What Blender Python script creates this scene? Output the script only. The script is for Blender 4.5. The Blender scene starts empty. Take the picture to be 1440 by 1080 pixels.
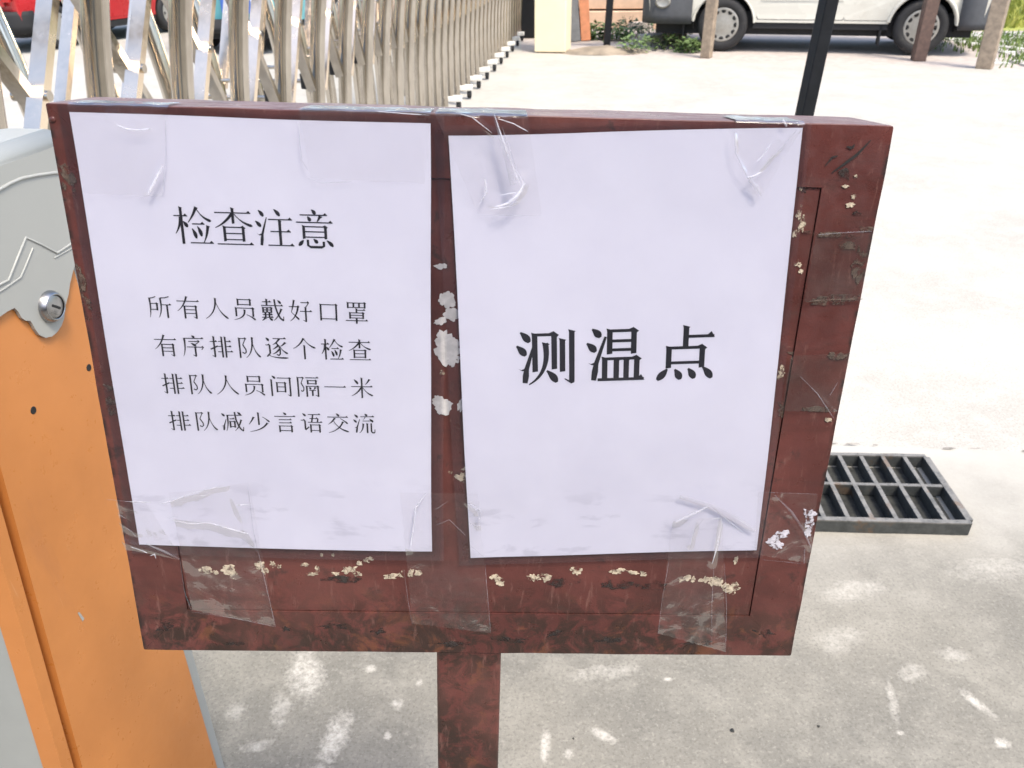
import bpy, bmesh, math, random
import numpy as np
from mathutils import Vector, Matrix, noise as mnoise
random.seed(7)
R = math.radians
S = bpy.context.scene
COL = S.collection

# ------------------------------------------------------------------ camera
CAM_H, PITCH, ROLL, FPX = 1.45, R(29.0), R(0.75), 1150.0   # FPX: focal length in pixels of the 1440 wide photo
cam = bpy.data.cameras.new('camera')
cam.sensor_width = 36.0
cam.lens = FPX / 1440 * 36.0
cam.clip_start, cam.clip_end = 0.02, 400
cam.dof.use_dof = True
cam.dof.focus_distance = 0.66
cam.dof.aperture_fstop = 21.0
cam_o = bpy.data.objects.new('camera', cam); COL.objects.link(cam_o)
cam_o.location = (0, 0, CAM_H)
cam_o.rotation_euler = (Matrix.Rotation(math.pi/2 - PITCH, 3, 'X') @ Matrix.Rotation(-ROLL, 3, 'Z')).to_euler()
S.camera = cam_o
CM = cam_o.rotation_euler.to_matrix()
CC = Vector((0, 0, CAM_H))

# ------------------------------------------------------------------ light
SUN_EL, SUN_AZ = R(62), R(145)      # azimuth measured from +Y towards +X
world = bpy.data.worlds.new('World'); S.world = world; world.use_nodes = True
wn = world.node_tree.nodes; wl = world.node_tree.links
sky = wn.new('ShaderNodeTexSky'); sky.sky_type = 'NISHITA'; sky.sun_disc = False
sky.sun_elevation = SUN_EL; sky.sun_rotation = SUN_AZ
sky.air_density = 1.0; sky.dust_density = 3.0; sky.ozone_density = 1.0
wn['Background'].inputs['Strength'].default_value = 0.15
wl.new(sky.outputs['Color'], wn['Background'].inputs['Color'])
sun = bpy.data.lights.new('sun', 'SUN'); sun.energy = 1.5; sun.angle = R(12); sun.color = (1, .92, .79)
sun_o = bpy.data.objects.new('sun', sun); COL.objects.link(sun_o)
sd = Vector((math.sin(SUN_AZ)*math.cos(SUN_EL), math.cos(SUN_AZ)*math.cos(SUN_EL), math.sin(SUN_EL)))
sun_o.rotation_euler = sd.to_track_quat('Z', 'Y').to_euler()
S.view_settings.view_transform = 'Standard'; S.view_settings.look = 'None'
S.view_settings.gamma = 1.0; S.view_settings.exposure = 1.36
S.cycles.transparent_max_bounces = 16

# ------------------------------------------------------------------ helpers
def ray(px, py):
    return CM @ Vector(((px-720)/FPX, -(py-540)/FPX, -1.0))
def on_plane(px, py, P, n):
    v = ray(px, py); return CC + v * ((Vector(P)-CC).dot(n) / v.dot(n))
def on_ground(px, py, z=0.0):
    return on_plane(px, py, (0, 0, z), Vector((0, 0, 1)))

class MB:
    """collects shapes into one mesh"""
    def __init__(s): s.v = []; s.f = []; s.smooth = []
    def add(s, vs, fs, smooth=False):
        o = len(s.v); s.v += [Vector(v) for v in vs]
        s.f += [tuple(i+o for i in f) for f in fs]; s.smooth += [smooth]*len(fs)
    def box(s, x0, y0, z0, x1, y1, z1, M=None, bev=0.0):
        if bev > 0:
            bm = bmesh.new(); bmesh.ops.create_cube(bm, size=1)
            for v in bm.verts: v.co = Vector(((x0+x1)/2+v.co.x*(x1-x0), (y0+y1)/2+v.co.y*(y1-y0), (z0+z1)/2+v.co.z*(z1-z0)))
            bmesh.ops.bevel(bm, geom=bm.edges[:], offset=bev, segments=2, profile=.5, affect='EDGES')
            bm.verts.ensure_lookup_table(); bm.verts.index_update()
            vs = [v.co.copy() for v in bm.verts]; fs = [[v.index for v in f.verts] for f in bm.faces]; bm.free()
        else:
            vs = [Vector((x, y, z)) for x in (x0, x1) for y in (y0, y1) for z in (z0, z1)]
            fs = [(0,1,3,2),(4,6,7,5),(0,4,5,1),(2,3,7,6),(0,2,6,4),(1,5,7,3)]
        if M is not None: vs = [M @ v for v in vs]
        s.add(vs, fs)
    def prism(s, poly, d0, d1, f):
        """poly: 2D outline, f(a,b,d) -> 3D"""
        n = len(poly)
        vs = [f(a, b, d0) for a, b in poly] + [f(a, b, d1) for a, b in poly]
        fs = [tuple(range(n))[::-1], tuple(range(n, 2*n))] + [(i, (i+1) % n, n+(i+1) % n, n+i) for i in range(n)]
        s.add(vs, fs)
    def tube(s, pts, rad, seg=10, sx=1.0, caps=True, smooth=True):
        pts = [Vector(p) for p in pts]; n = len(pts)
        rs = rad if isinstance(rad, (list, tuple)) else [rad]*n
        t0 = (pts[1]-pts[0]).normalized()
        up = Vector((0, 0, 1)) if abs(t0.z) < .9 else Vector((0, 1, 0))
        nx = t0.cross(up).normalized(); vs = []
        for i in range(n):
            t = (pts[min(i+1, n-1)]-pts[max(i-1, 0)]).normalized()
            nx = (nx - t*nx.dot(t)).normalized(); ny = t.cross(nx)
            for k in range(seg):
                a = 2*math.pi*k/seg
                vs.append(pts[i] + nx*math.cos(a)*rs[i]*sx + ny*math.sin(a)*rs[i])
        fs = [(i*seg+k, i*seg+(k+1) % seg, (i+1)*seg+(k+1) % seg, (i+1)*seg+k) for i in range(n-1) for k in range(seg)]
        s.add(vs, fs, smooth)
        if caps: s.add(vs[:seg], [tuple(range(seg))[::-1]]); s.add(vs[-seg:], [tuple(range(seg))])
    def lathe(s, prof, f, seg=32, smooth=True):
        """prof: (radius, height) list; f(x,y,h)->3D"""
        vs = []; n = len(prof)
        for r, h in prof:
            for k in range(seg):
                a = 2*math.pi*k/seg; vs.append(f(r*math.cos(a), r*math.sin(a), h))
        fs = [(i*seg+k, i*seg+(k+1) % seg, (i+1)*seg+(k+1) % seg, (i+1)*seg+k) for i in range(n-1) for k in range(seg)]
        s.add(vs, fs, smooth)
    def bar(s, a, b, w, h, up=(0, 0, 1)):
        a = Vector(a); b = Vector(b); t = (b-a).normalized(); x = t.cross(Vector(up)).normalized(); y = x.cross(t)
        vs = [p + x*i*w/2 + y*j*h/2 for p in (a, b) for i, j in ((-1,-1),(1,-1),(1,1),(-1,1))]
        s.add(vs, [(3,2,1,0),(4,5,6,7),(0,1,5,4),(1,2,6,5),(2,3,7,6),(3,0,4,7)])
    def build(s, name, m, parent=None, fix=True, M=None):
        me = bpy.data.meshes.new(name)
        me.from_pydata([tuple(v) for v in (s.v if M is None else [M @ v for v in s.v])], [], s.f)
        me.polygons.foreach_set('use_smooth', s.smooth)
        if fix:
            bm = bmesh.new(); bm.from_mesh(me); bmesh.ops.recalc_face_normals(bm, faces=bm.faces[:]); bm.to_mesh(me); bm.free()
        me.update(); me.materials.append(m)
        o = bpy.data.objects.new(name, me); COL.objects.link(o)
        if parent is not None: o.parent = parent
        return o

def tag(o, label=None, cat=None, group=None, kind=None):
    if label: o['label'] = label
    if cat: o['category'] = cat
    if group: o['group'] = group
    if kind: o['kind'] = kind
    return o
def thing(name, label, cat, loc=(0, 0, 0), rot=None, group=None):
    o = bpy.data.objects.new(name, None); COL.objects.link(o); o.empty_display_size = .1
    o.location = loc
    if rot is not None: o.rotation_euler = rot
    return tag(o, label, cat, group)
def copy_tree(o, parent=None):
    c = o.copy(); COL.objects.link(c); c.parent = parent
    for ch in list(o.children): copy_tree(ch, c)
    return c

# ------------------------------------------------------------------ materials
class NT:
    def __init__(s, name):
        s.m = bpy.data.materials.new(name); s.m.use_nodes = True
        s.n = s.m.node_tree.nodes; s.l = s.m.node_tree.links
        s.b = s.n['Principled BSDF']; s.tc = s.n.new('ShaderNodeTexCoord').outputs['Object']
    def noise(s, scale, detail=4, rough=.6, dist=0, vec=None, stretch=None):
        n = s.n.new('ShaderNodeTexNoise'); n.inputs['Scale'].default_value = scale; n.inputs['Detail'].default_value = detail
        n.inputs['Roughness'].default_value = rough; n.inputs['Distortion'].default_value = dist
        v = vec or s.tc
        if stretch:
            mp = s.n.new('ShaderNodeMapping'); mp.inputs['Scale'].default_value = stretch; s.l.new(v, mp.inputs[0]); v = mp.outputs[0]
        s.l.new(v, n.inputs['Vector']); return n.outputs['Fac']
    def vor(s, scale, feat='F1', rnd=1.0):
        n = s.n.new('ShaderNodeTexVoronoi'); n.inputs['Scale'].default_value = scale; n.feature = feat; n.inputs['Randomness'].default_value = rnd
        s.l.new(s.tc, n.inputs['Vector']); return n.outputs['Distance']
    def ramp(s, x, a, b, lo=0., hi=1.):
        n = s.n.new('ShaderNodeMapRange'); n.inputs[1].default_value = a; n.inputs[2].default_value = b
        n.inputs[3].default_value = lo; n.inputs[4].default_value = hi; n.interpolation_type = 'SMOOTHSTEP'
        s.l.new(x, n.inputs[0]); return n.outputs[0]
    def math(s, op, a, b=None):
        n = s.n.new('ShaderNodeMath'); n.operation = op
        for i, x in enumerate((a, b)):
            if x is None: continue
            if isinstance(x, (int, float)): n.inputs[i].default_value = x
            else: s.l.new(x, n.inputs[i])
        return n.outputs[0]
    def mix(s, fac, a, b, mode='MIX'):
        n = s.n.new('ShaderNodeMix'); n.data_type = 'RGBA'; n.blend_type = mode
        for i, x in ((0, fac), (6, a), (7, b)):
            if isinstance(x, (int, float)): n.inputs[i].default_value = x
            elif isinstance(x, tuple): n.inputs[i].default_value = (*x, 1)
            else: s.l.new(x, n.inputs[i])
        return n.outputs[2]
    def color(s, c):
        if isinstance(c, tuple): s.b.inputs['Base Color'].default_value = (*c, 1)
        else: s.l.new(c, s.b.inputs['Base Color'])
    def set(s, name, v):
        if isinstance(v, (int, float)): s.b.inputs[name].default_value = v
        else: s.l.new(v, s.b.inputs[name])
    def bump(s, h, strength=.3, dist=.002):
        n = s.n.new('ShaderNodeBump'); n.inputs['Strength'].default_value = strength; n.inputs['Distance'].default_value = dist
        s.l.new(h, n.inputs['Height']); s.l.new(n.outputs[0], s.b.inputs['Normal']); return n.outputs[0]

def plain(name, c, rough=.5, metal=0., var=.12, scale=20, bump=0., bdist=.001, spec=None, dirt=None):
    t = NT(name)
    x = t.noise(scale, 5)
    col = t.mix(t.ramp(x, .3, .7), tuple(v*(1-var) for v in c), tuple(min(1, v*(1+var)) for v in c))
    if dirt:
        col = t.mix(t.ramp(t.noise(scale*.35, 6, .65), .52, .75, 0, dirt[1]), col, dirt[0])
    t.color(col); t.set('Metallic', metal)
    t.set('Roughness', t.ramp(x, .2, .8, max(0, rough-.08), min(1, rough+.08)))
    if spec is not None: t.set('Specular IOR Level', spec)
    if bump: t.bump(t.noise(scale*4, 4), bump, bdist)
    return t.m

def concrete(name, c, dark, light, stains=None):
    t = NT(name)
    a = t.noise(1.6, 8, .62); b = t.noise(9, 6, .65, .4); g = t.noise(140, 3, .7); f = t.noise(34, 5, .7)
    col = t.mix(t.ramp(a, .36, .64), dark, c)
    col = t.mix(t.ramp(b, .42, .72, 0, .48), col, light)
    col = t.mix(t.ramp(f, .5, .75, 0, .3), col, light)
    col = t.mix(t.ramp(t.noise(95, 5, .85), .53, .62, 0, .6), col, light)
    col = t.mix(t.ramp(t.noise(52, 6, .8, .3), .57, .74, 0, .28), col, tuple(v*.75 for v in dark))
    col = t.mix(t.ramp(g, .50, .64, 0, .40), col, tuple(v*.55 for v in dark))
    if stains:
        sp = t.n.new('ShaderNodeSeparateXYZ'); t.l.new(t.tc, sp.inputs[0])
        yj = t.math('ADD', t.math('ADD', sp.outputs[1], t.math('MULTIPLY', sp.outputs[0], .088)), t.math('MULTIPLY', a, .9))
        col = t.mix(t.ramp(yj, 1.95, 2.75, 0, 1), col, (.435, .415, .365))         # shade fall-off painted in: the slab pales towards the joint
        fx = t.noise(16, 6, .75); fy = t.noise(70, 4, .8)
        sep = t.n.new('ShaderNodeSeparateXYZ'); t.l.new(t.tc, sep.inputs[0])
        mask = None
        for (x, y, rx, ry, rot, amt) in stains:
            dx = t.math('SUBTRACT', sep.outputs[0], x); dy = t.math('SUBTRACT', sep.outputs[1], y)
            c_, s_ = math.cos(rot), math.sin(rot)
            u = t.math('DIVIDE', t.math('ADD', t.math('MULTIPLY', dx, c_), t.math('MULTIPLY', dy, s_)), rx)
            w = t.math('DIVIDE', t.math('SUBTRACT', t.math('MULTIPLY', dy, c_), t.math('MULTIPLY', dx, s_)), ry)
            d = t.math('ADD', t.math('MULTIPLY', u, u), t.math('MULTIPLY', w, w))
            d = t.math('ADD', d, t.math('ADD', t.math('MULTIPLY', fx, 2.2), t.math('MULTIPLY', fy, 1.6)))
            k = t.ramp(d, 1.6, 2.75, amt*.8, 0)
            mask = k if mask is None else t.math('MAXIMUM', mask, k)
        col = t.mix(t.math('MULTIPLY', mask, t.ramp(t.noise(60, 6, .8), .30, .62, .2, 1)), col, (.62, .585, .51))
    t.color(col); t.set('Roughness', .85); t.set('Specular IOR Level', .25)
    t.bump(t.math('ADD', t.math('MULTIPLY', f, .7), t.math('MULTIPLY', g, .4)), .35, .004)
    return t.m

def board_paint():
    t = NT('red_brown_oxide_paint')
    a = t.noise(11, 6, .65); b = t.noise(60, 6, .7, .3); c = t.noise(190, 4, .7); st = t.noise(26, 5, .7, .2, stretch=(.35, 2.2, 1))
    col = t.mix(t.ramp(a, .3, .7), (.066, .0205, .0172), (.118, .0365, .0300))
    col = t.mix(t.ramp(st, .5, .72, 0, .5), col, (.046, .022, .018))
    col = t.mix(t.ramp(t.math('MULTIPLY', b, t.math('ADD', a, .45)), .56, .70, 0, .8), col, (.026, .017, .014))      # grime
    col = t.mix(t.ramp(c, .66, .76, 0, .5), col, (.24, .14, .10))         # dust specks
    sep = t.n.new('ShaderNodeSeparateXYZ'); t.l.new(t.tc, sep.inputs[0])
    low = t.ramp(sep.outputs[1], .080, .014)                                # dirt-splashed lower rail
    spots = t.ramp(t.noise(48, 7, .75, .6), .41, .56)
    col = t.mix(t.math('MULTIPLY', low, t.math('MULTIPLY', spots, .92)), col, (.026, .016, .012))
    rust = t.ramp(t.noise(30, 6, .7, .6), .54, .66)
    col = t.mix(t.math('MULTIPLY', low, t.math('MULTIPLY', rust, .6)), col, (.15, .055, .026))
    scuff = t.ramp(t.noise(55, 5, .75, .3, stretch=(2.6, .5, 1)), .56, .70, 0, .5)
    col = t.mix(scuff, col, (.180, .088, .070))
    col = t.mix(t.ramp(t.noise(17, 7, .72, .5), .54, .66, 0, .45), col, (.050, .030, .024))
    fade = t.ramp(t.noise(7, 4, .6), .5, .68, 0, .4); col = t.mix(fade, col, (.150, .058, .046))
    dust_sheen = t.math('MULTIPLY', t.ramp(sep.outputs[1], .3964, .3972), t.ramp(t.noise(28, 6, .7), .25, .6, .35, .95))     # dust and grazing sky sheen, painted pale on the top edge
    col = t.mix(dust_sheen, col, (.20, .125, .110))
    edge = t.math('MULTIPLY', t.ramp(t.math('ABSOLUTE', sep.outputs[0]), .2462, .2492), t.ramp(b, .42, .60))          # chipped dark outer edges
    col = t.mix(edge, col, (.022, .013, .011))
    t.color(col)
    t.set('Roughness', t.ramp(b, .3, .7, .25, .52)); t.set('Specular IOR Level', .4)
    t.bump(t.math('ADD', t.math('MULTIPLY', b, .6), t.math('MULTIPLY', a, .8)), .5, .0012)
    return t.m

def film(name, gloss=.10, haze=.05, tint=(.95, .95, .96), bscale=60, bstr=.4, rough=.12, hazecol=(.8, .8, .82), fr=.9):
    t = NT(name); n, l = t.n, t.l; n.remove(t.b)
    out = n['Material Output']
    tr = n.new('ShaderNodeBsdfTransparent'); tr.inputs[0].default_value = (*tint, 1)
    gl = n.new('ShaderNodeBsdfGlossy'); gl.inputs['Roughness'].default_value = rough
    df = n.new('ShaderNodeBsdfDiffuse'); df.inputs[0].default_value = (*hazecol, 1)
    x = t.noise(bscale, 3, .5, .6)
    bp = n.new('ShaderNodeBump'); bp.inputs['Strength'].default_value = bstr; bp.inputs['Distance'].default_value = .002
    l.new(x, bp.inputs['Height']); l.new(bp.outputs[0], gl.inputs['Normal'])
    frn = n.new('ShaderNodeFresnel'); frn.inputs[0].default_value = 1.5; l.new(bp.outputs[0], frn.inputs['Normal'])
    m1 = n.new('ShaderNodeMixShader'); l.new(tr.outputs[0], m1.inputs[1]); l.new(df.outputs[0], m1.inputs[2])
    hz = t.ramp(t.noise(bscale*.5, 4, .6), .35, .75, haze*.4, haze*1.6); l.new(hz, m1.inputs[0])
    m2 = n.new('ShaderNodeMixShader'); l.new(m1.outputs[0], m2.inputs[1]); l.new(gl.outputs[0], m2.inputs[2])
    l.new(t.math('ADD', t.math('MULTIPLY', frn.outputs[0], fr), gloss*.4), m2.inputs[0])
    l.new(m2.outputs[0], out.inputs['Surface'])
    return t.m

def paper_mat():
    t = NT('white_copy_paper')
    x = t.noise(14, 5, .6); y = t.noise(5, 3)
    col = t.mix(t.ramp(x, .3, .7), (.745, .727, .795), (.785, .768, .83))
    sep = t.n.new('ShaderNodeSeparateXYZ'); t.l.new(t.tc, sep.inputs[0])
    wet = t.ramp(t.noise(36, 4, .6, .3, stretch=(.6, 1.6, 1)), .55, .66, 0, .35)          # grey water marks near the foot of the sheet
    col = t.mix(t.math('MULTIPLY', wet, t.ramp(sep.outputs[1], -.085, -.115)), col, (.46, .45, .51))
    t.color(col); t.set('Roughness', .75); t.set('Specular IOR Level', .2)
    t.bump(y, .25, .01)
    return t.m

def orange_paint():
    t = NT('orange_powder_coat')
    a = t.noise(5, 5); b = t.noise(45, 5, .7); c = t.noise(240, 2)
    col = t.mix(t.ramp(a, .3, .7), (.45, .170, .044), (.525, .202, .054))
    col = t.mix(t.ramp(t.noise(7, 6, .7, .3, stretch=(1, 1, .35)), .58, .75, 0, .35), col, (.34, .13, .05))
    col = t.mix(t.ramp(b, .71, .75, 0, .7), col, (.20, .13, .09))
    drip = t.ramp(t.noise(22, 6, .75, .2, stretch=(1, 1, .12)), .60, .74, 0, .35); col = t.mix(drip, col, (.30, .13, .055))
    scr = t.ramp(t.noise(60, 3, .8, .1, stretch=(1, 1, .06)), .70, .74, 0, .5); col = t.mix(scr, col, (.62, .34, .17))
    t.color(col); t.set('Roughness', t.ramp(b, .3, .7, .26, .44)); t.set('Specular IOR Level', .4)
    t.bump(t.math('ADD', t.math('MULTIPLY', c, .3), a), .12, .001)
    return t.m

def stainless():
    t = NT('stainless_steel')
    a = t.noise(14, 4, .6, .2, stretch=(1, 1, .25)); b = t.noise(60, 4)
    t.color(t.mix(t.ramp(a, .3, .7), (.43, .39, .335), (.60, .555, .485)))
    t.set('Metallic', 1.); t.set('Roughness', t.ramp(b, .3, .7, .07, .17))
    return t.m

M = {}
M['paint'] = board_paint()
M['paper'] = paper_mat()
M['ink'] = plain('black_toner', (.012, .012, .016), .55, var=.1)
M['sleeve'] = film('clear_plastic_sleeve', .006, .018, (.95, .95, .965), 9, .25, .16, (.55, .52, .62), fr=.5)
M['tape'] = film('clear_packing_tape', .004, .016, (.99, .988, .988), 45, .35, .12, (.62, .58, .58), fr=.34)
M['tape_dirty'] = film('grimy_packing_tape', .004, .085, (.89, .88, .87), 60, .35, .2, (.22, .195, .18), fr=.30)
M['crease'] = film('creased_tape_edge', .26, .42, (.96, .96, .97), 80, .5, .15, (.86, .86, .92))
M['tape_glare'] = film('painted_glare_tape', .12, 1.0, (.97, .97, .97), 70, .4, .2, (.93, .92, .93), fr=.9)  # sky glare on the folded-over tape, painted as opaque white
M['fold_shadow'] = film('doubled_tape_shadow', .03, .20, (.92, .92, .935), 80, .5, .2, (.50, .50, .54))
M['residue'] = plain('dried_glue_residue', (.66, .58, .42), .85, var=.25, scale=160, bump=.5)
M['torn'] = plain('torn_paper_remnant', (.56, .52, .49), .8, var=.2, scale=90, bump=.5)
M['grimepatch'] = plain('rust_dark_mark', (.009, .007, .006), .7, var=.3, scale=120)
M['brownpatch'] = plain('old_tape_gum', (.10, .062, .042), .55, var=.35, scale=110, bump=.5)
def ragged(name, c, scale, lo, hi, var=.3):
    t = NT(name); n, l = t.n, t.l
    t.color(t.mix(t.ramp(t.noise(scale*1.7, 4), .3, .7), tuple(v*(1-var) for v in c), tuple(v*(1+var) for v in c)))
    t.set('Roughness', .8)
    tr = n.new('ShaderNodeBsdfTransparent'); mx = n.new('ShaderNodeMixShader')
    l.new(t.ramp(t.noise(scale, 6, .7, .4), lo, hi), mx.inputs[0]); l.new(tr.outputs[0], mx.inputs[1]); l.new(t.b.outputs[0], mx.inputs[2])
    l.new(mx.outputs[0], n['Material Output'].inputs['Surface'])
    return t.m
M['grimesoft'] = ragged('soot_stain', (.024, .017, .014), 90, .40, .62)
M['brownpatch'] = ragged('old_tape_gum', (.085, .058, .042), 120, .42, .60)
M['residue'] = ragged('dried_glue_residue', (.43, .36, .26), 170, .38, .54, .35)
M['torn'] = ragged('torn_paper_remnant', (.50, .48, .46), 130, .28, .36, .12)
M['tornlabel'] = ragged('torn_label_remnant', (.50, .48, .52), 150, .40, .52, .2)
M['orange'] = orange_paint()
M['grey'] = plain('grey_powder_coat', (.325, .33, .305), .36, var=.04, scale=3)
M['grey_dark'] = plain('grey_cabinet_paint', (.30, .31, .29), .5, var=.06, scale=6)
M['chrome'] = plain('nickel_lock', (.62, .62, .62), .2, 1., .05)
M['lock'] = plain('worn_nickel', (.36, .36, .365), .30, 1., .08)
M['added_building_grey'] = plain('added_building_wall', (.16, .145, .125), .85, var=.12, scale=2)
M['dark'] = plain('black_hole', (.008, .008, .008), .7)
M['steel'] = stainless()
M['link'] = plain('skylit_steel_link', (.95, .80, .63), .22, 1., .05)  # paler copy of the gate steel, sky brightness painted in
M['whitecap'] = plain('white_plastic_foot', (.72, .70, .64), .5, dirt=((.3, .26, .2), .6))
M['rubber'] = plain('black_rubber', (.014, .014, .015), .75, var=.2)
M['tyre'] = plain('tyre_rubber', (.022, .022, .023), .8, var=.2, scale=30, dirt=((.10, .09, .075), .4))
M['concrete_near'] = None
M['yard'] = concrete('bright_concrete', (.430, .412, .365), (.375, .357, .313), (.495, .475, .425))
M['joint'] = plain('joint_dirt', (.25, .23, .20), .9, var=.4, scale=60)
M['soil'] = plain('soil_ground', (.26, .215, .16), .95, var=.3, scale=3, bump=.5, bdist=.02)
M['pavers'] = plain('pink_pavers', (.42, .37, .33), .9, var=.12, scale=8, bump=.3, bdist=.004)
M['block'] = plain('grass_paver_concrete', (.50, .49, .45), .9, var=.15, scale=9)
M['cream'] = plain('cream_wall_paint', (.80, .72, .50), .75, var=.04, scale=4, dirt=((.55, .43, .26), .25))
M['iron_x'] = plain('cast_iron_plain', (.050, .054, .054), .5, .4, var=.35, scale=35, bump=.6, bdist=.002, dirt=((.17, .11, .06), .55))
M['ironrust'] = plain('rusted_iron', (.30, .15, .06), .8, .1, var=.35, scale=40, bump=.6)
def iron():
    t = NT('cast_iron'); a = t.noise(35, 6, .7); b = t.noise(9, 5, .65)
    col = t.mix(t.ramp(a, .3, .7), (.042, .046, .045), (.078, .083, .079))
    sep = t.n.new('ShaderNodeSeparateXYZ'); t.l.new(t.tc, sep.inputs[0])
    top = t.math('MULTIPLY', t.ramp(sep.outputs[2], .038, .0425), t.ramp(a, .3, .6, .35, 1))      # worn, dusty upper edges
    col = t.mix(top, col, (.21, .20, .18))
    col = t.mix(t.ramp(b, .58, .68, 0, .55), col, (.15, .085, .04))
    t.color(col); t.set('Roughness', .6); t.set('Metallic', .15); t.bump(a, .6, .002); return t.m
M['iron'] = iron()
M['near_black'] = plain('near_black_matt', (.030, .031, .028), .95, var=.5, scale=40, bump=.6)  # near-black for the drain's painted shade and the pebbles
M['black_metal'] = plain('black_metal_paint', (.009, .010, .012), .5, 0., var=.2, spec=.25)
M['wood_light'] = plain('weathered_pale_post', (.29, .228, .165), .8, var=.25, scale=14, bump=.4, dirt=((.13, .095, .07), .7))
M['wood_brown'] = plain('brown_post', (.115, .072, .056), .7, var=.25, scale=14, bump=.4)
M['van_white'] = plain('white_car_paint', (.60, .585, .51), .28, var=.03, scale=3, dirt=((.46, .41, .33), .3))
M['bumper_grey'] = plain('grey_bumper_plastic', (.062, .066, .072), .55, var=.1)
M['red_paint'] = plain('red_car_paint', (.42, .022, .024), .28, var=.06, scale=3)
M['blue_paint'] = plain('blue_car_paint', (.05, .13, .42), .28, var=.06, scale=3)
M['teal_paint'] = plain('teal_truck_paint', (.12, .38, .41), .35, var=.06, scale=3)
M['glass'] = plain('dark_car_glass', (.02, .026, .028), .06, var=.1)
M['hub'] = plain('silver_hubcap', (.36, .35, .315), .38, .35, var=.08)
M['lamp'] = plain('lamp_lens', (.75, .75, .75), .12, var=.05)
M['lamp_red'] = plain('red_lamp_lens', (.45, .02, .02), .15, var=.05)
M['terracotta'] = plain('terracotta_slab', (.60, .25, .13), .85, var=.15, scale=12)
M['greyplank'] = plain('grey_plank', (.17, .175, .18), .8, var=.2, scale=10)
M['peach'] = plain('peach_render', (.62, .44, .31), .85, var=.1, scale=5, dirt=((.35, .26, .19), .5))
M['stone'] = plain('broken_stone', (.42, .38, .34), .9, var=.2, scale=15, bump=.4)
def leafmat(name, a, b):
    t = NT(name); oi = t.n.new('ShaderNodeObjectInfo')
    t.color(t.mix(t.ramp(t.noise(7, 4), .3, .7), a, b)); t.set('Roughness', .6); return t.m
M['leaf'] = leafmat('green_leaf', (.075, .125, .035), (.17, .25, .085))
M['leaf_dark'] = leafmat('dark_leaf', (.040, .075, .032), (.09, .13, .055))
M['grass'] = leafmat('yellow_green_grass', (.20, .25, .04), (.42, .40, .09))
M['grass2'] = leafmat('paver_grass', (.08, .15, .03), (.20, .26, .07))
#==BODY==
# ------------------------------------------------------------------ the sign's own frame
BR = Matrix(((0.99917947, 0.03852799, 0.01248904), (0.00796752, 0.11535225, -0.99329269), (-0.03971021, 0.99257718, 0.11495063)))
BO = Vector((-0.0346, 0.4524, 0.9617))          # bottom centre of the sign's face
BM = Matrix.Translation(BO) @ BR.to_4x4()
BN = BR.col[2].copy()
BW, BH, POST = 0.500, 0.397, 0.968
def bp(px, py, d=0.003):
    P = on_plane(px, py, BO + BN*d, BN); q = BR.transposed() @ (P-BO); return (q.x, q.y)
def place(o, mat): o.matrix_world = mat; return o

# ------------------------------------------------------------------ ground
g = MB(); g.add([(-90, -60, -.016), (90, -60, -.016), (90, 160, -.016), (-90, 160, -.016)], [(0, 1, 2, 3)])
tag(g.build('ground', M['soil']), kind='structure')
JA, JB = Vector((-14, 3.45, 0)), Vector((16, 0.80, 0))     # joint between the two slabs
def joint_y(x): return 2.165 + (x-1.3)*-.088
g = MB(); g.add([(-14, joint_y(-14)-.0, -.008), (16, joint_y(16), -.008), (16, 9.62, -.008), (5.9, 9.86, -.008), (1.2, 11.55, -.008), (.9, 11.62, -.008), (.2, 12.0, -.008), (0.2, 26, -.008), (-14, 26, -.008)], [tuple(range(9))])
tag(g.build('concrete_yard', M['yard']), kind='structure')
random.seed(3)
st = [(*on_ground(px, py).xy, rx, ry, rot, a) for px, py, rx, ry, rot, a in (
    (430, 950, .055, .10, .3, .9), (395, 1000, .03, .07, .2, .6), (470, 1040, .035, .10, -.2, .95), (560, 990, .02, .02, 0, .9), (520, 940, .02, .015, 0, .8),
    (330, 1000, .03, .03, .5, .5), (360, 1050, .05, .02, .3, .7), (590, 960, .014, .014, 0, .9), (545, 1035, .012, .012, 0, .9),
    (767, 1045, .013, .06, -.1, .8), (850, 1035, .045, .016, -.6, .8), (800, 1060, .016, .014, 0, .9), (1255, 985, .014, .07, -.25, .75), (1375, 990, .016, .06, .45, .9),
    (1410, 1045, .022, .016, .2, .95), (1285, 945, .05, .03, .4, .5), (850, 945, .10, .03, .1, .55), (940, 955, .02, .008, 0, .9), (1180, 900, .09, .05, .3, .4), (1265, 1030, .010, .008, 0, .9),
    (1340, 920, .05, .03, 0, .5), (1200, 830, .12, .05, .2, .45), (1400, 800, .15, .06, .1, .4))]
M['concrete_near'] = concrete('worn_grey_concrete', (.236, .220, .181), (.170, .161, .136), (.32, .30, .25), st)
g = MB(); n = 40
g.add([(-14, -8, 0), (16, -8, 0)] + [(16-30*i/n, joint_y(16-30*i/n)-.006+random.uniform(-.004, .004), 0) for i in range(n+1)], [tuple(range(n+3))])
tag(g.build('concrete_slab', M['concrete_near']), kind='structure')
g = MB()                                                    # dirty joint line
for i in range(160):
    x = -3 + i*.05 + random.uniform(-.02, .02)
    if random.random() < .6: continue
    y = joint_y(x) + random.uniform(-.004, .006); a = random.uniform(.008, .028); b = random.uniform(.002, .006)
    g.add([(x-a, y-b, .003), (x, y-b*1.4, .003), (x+a, y-b*.3, .003), (x+a*.4, y+b, .003), (x-a*.7, y+b, .003)], [(0, 1, 2, 3, 4)])
tag(g.build('slab_joint', M['joint']), kind='structure')
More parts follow.
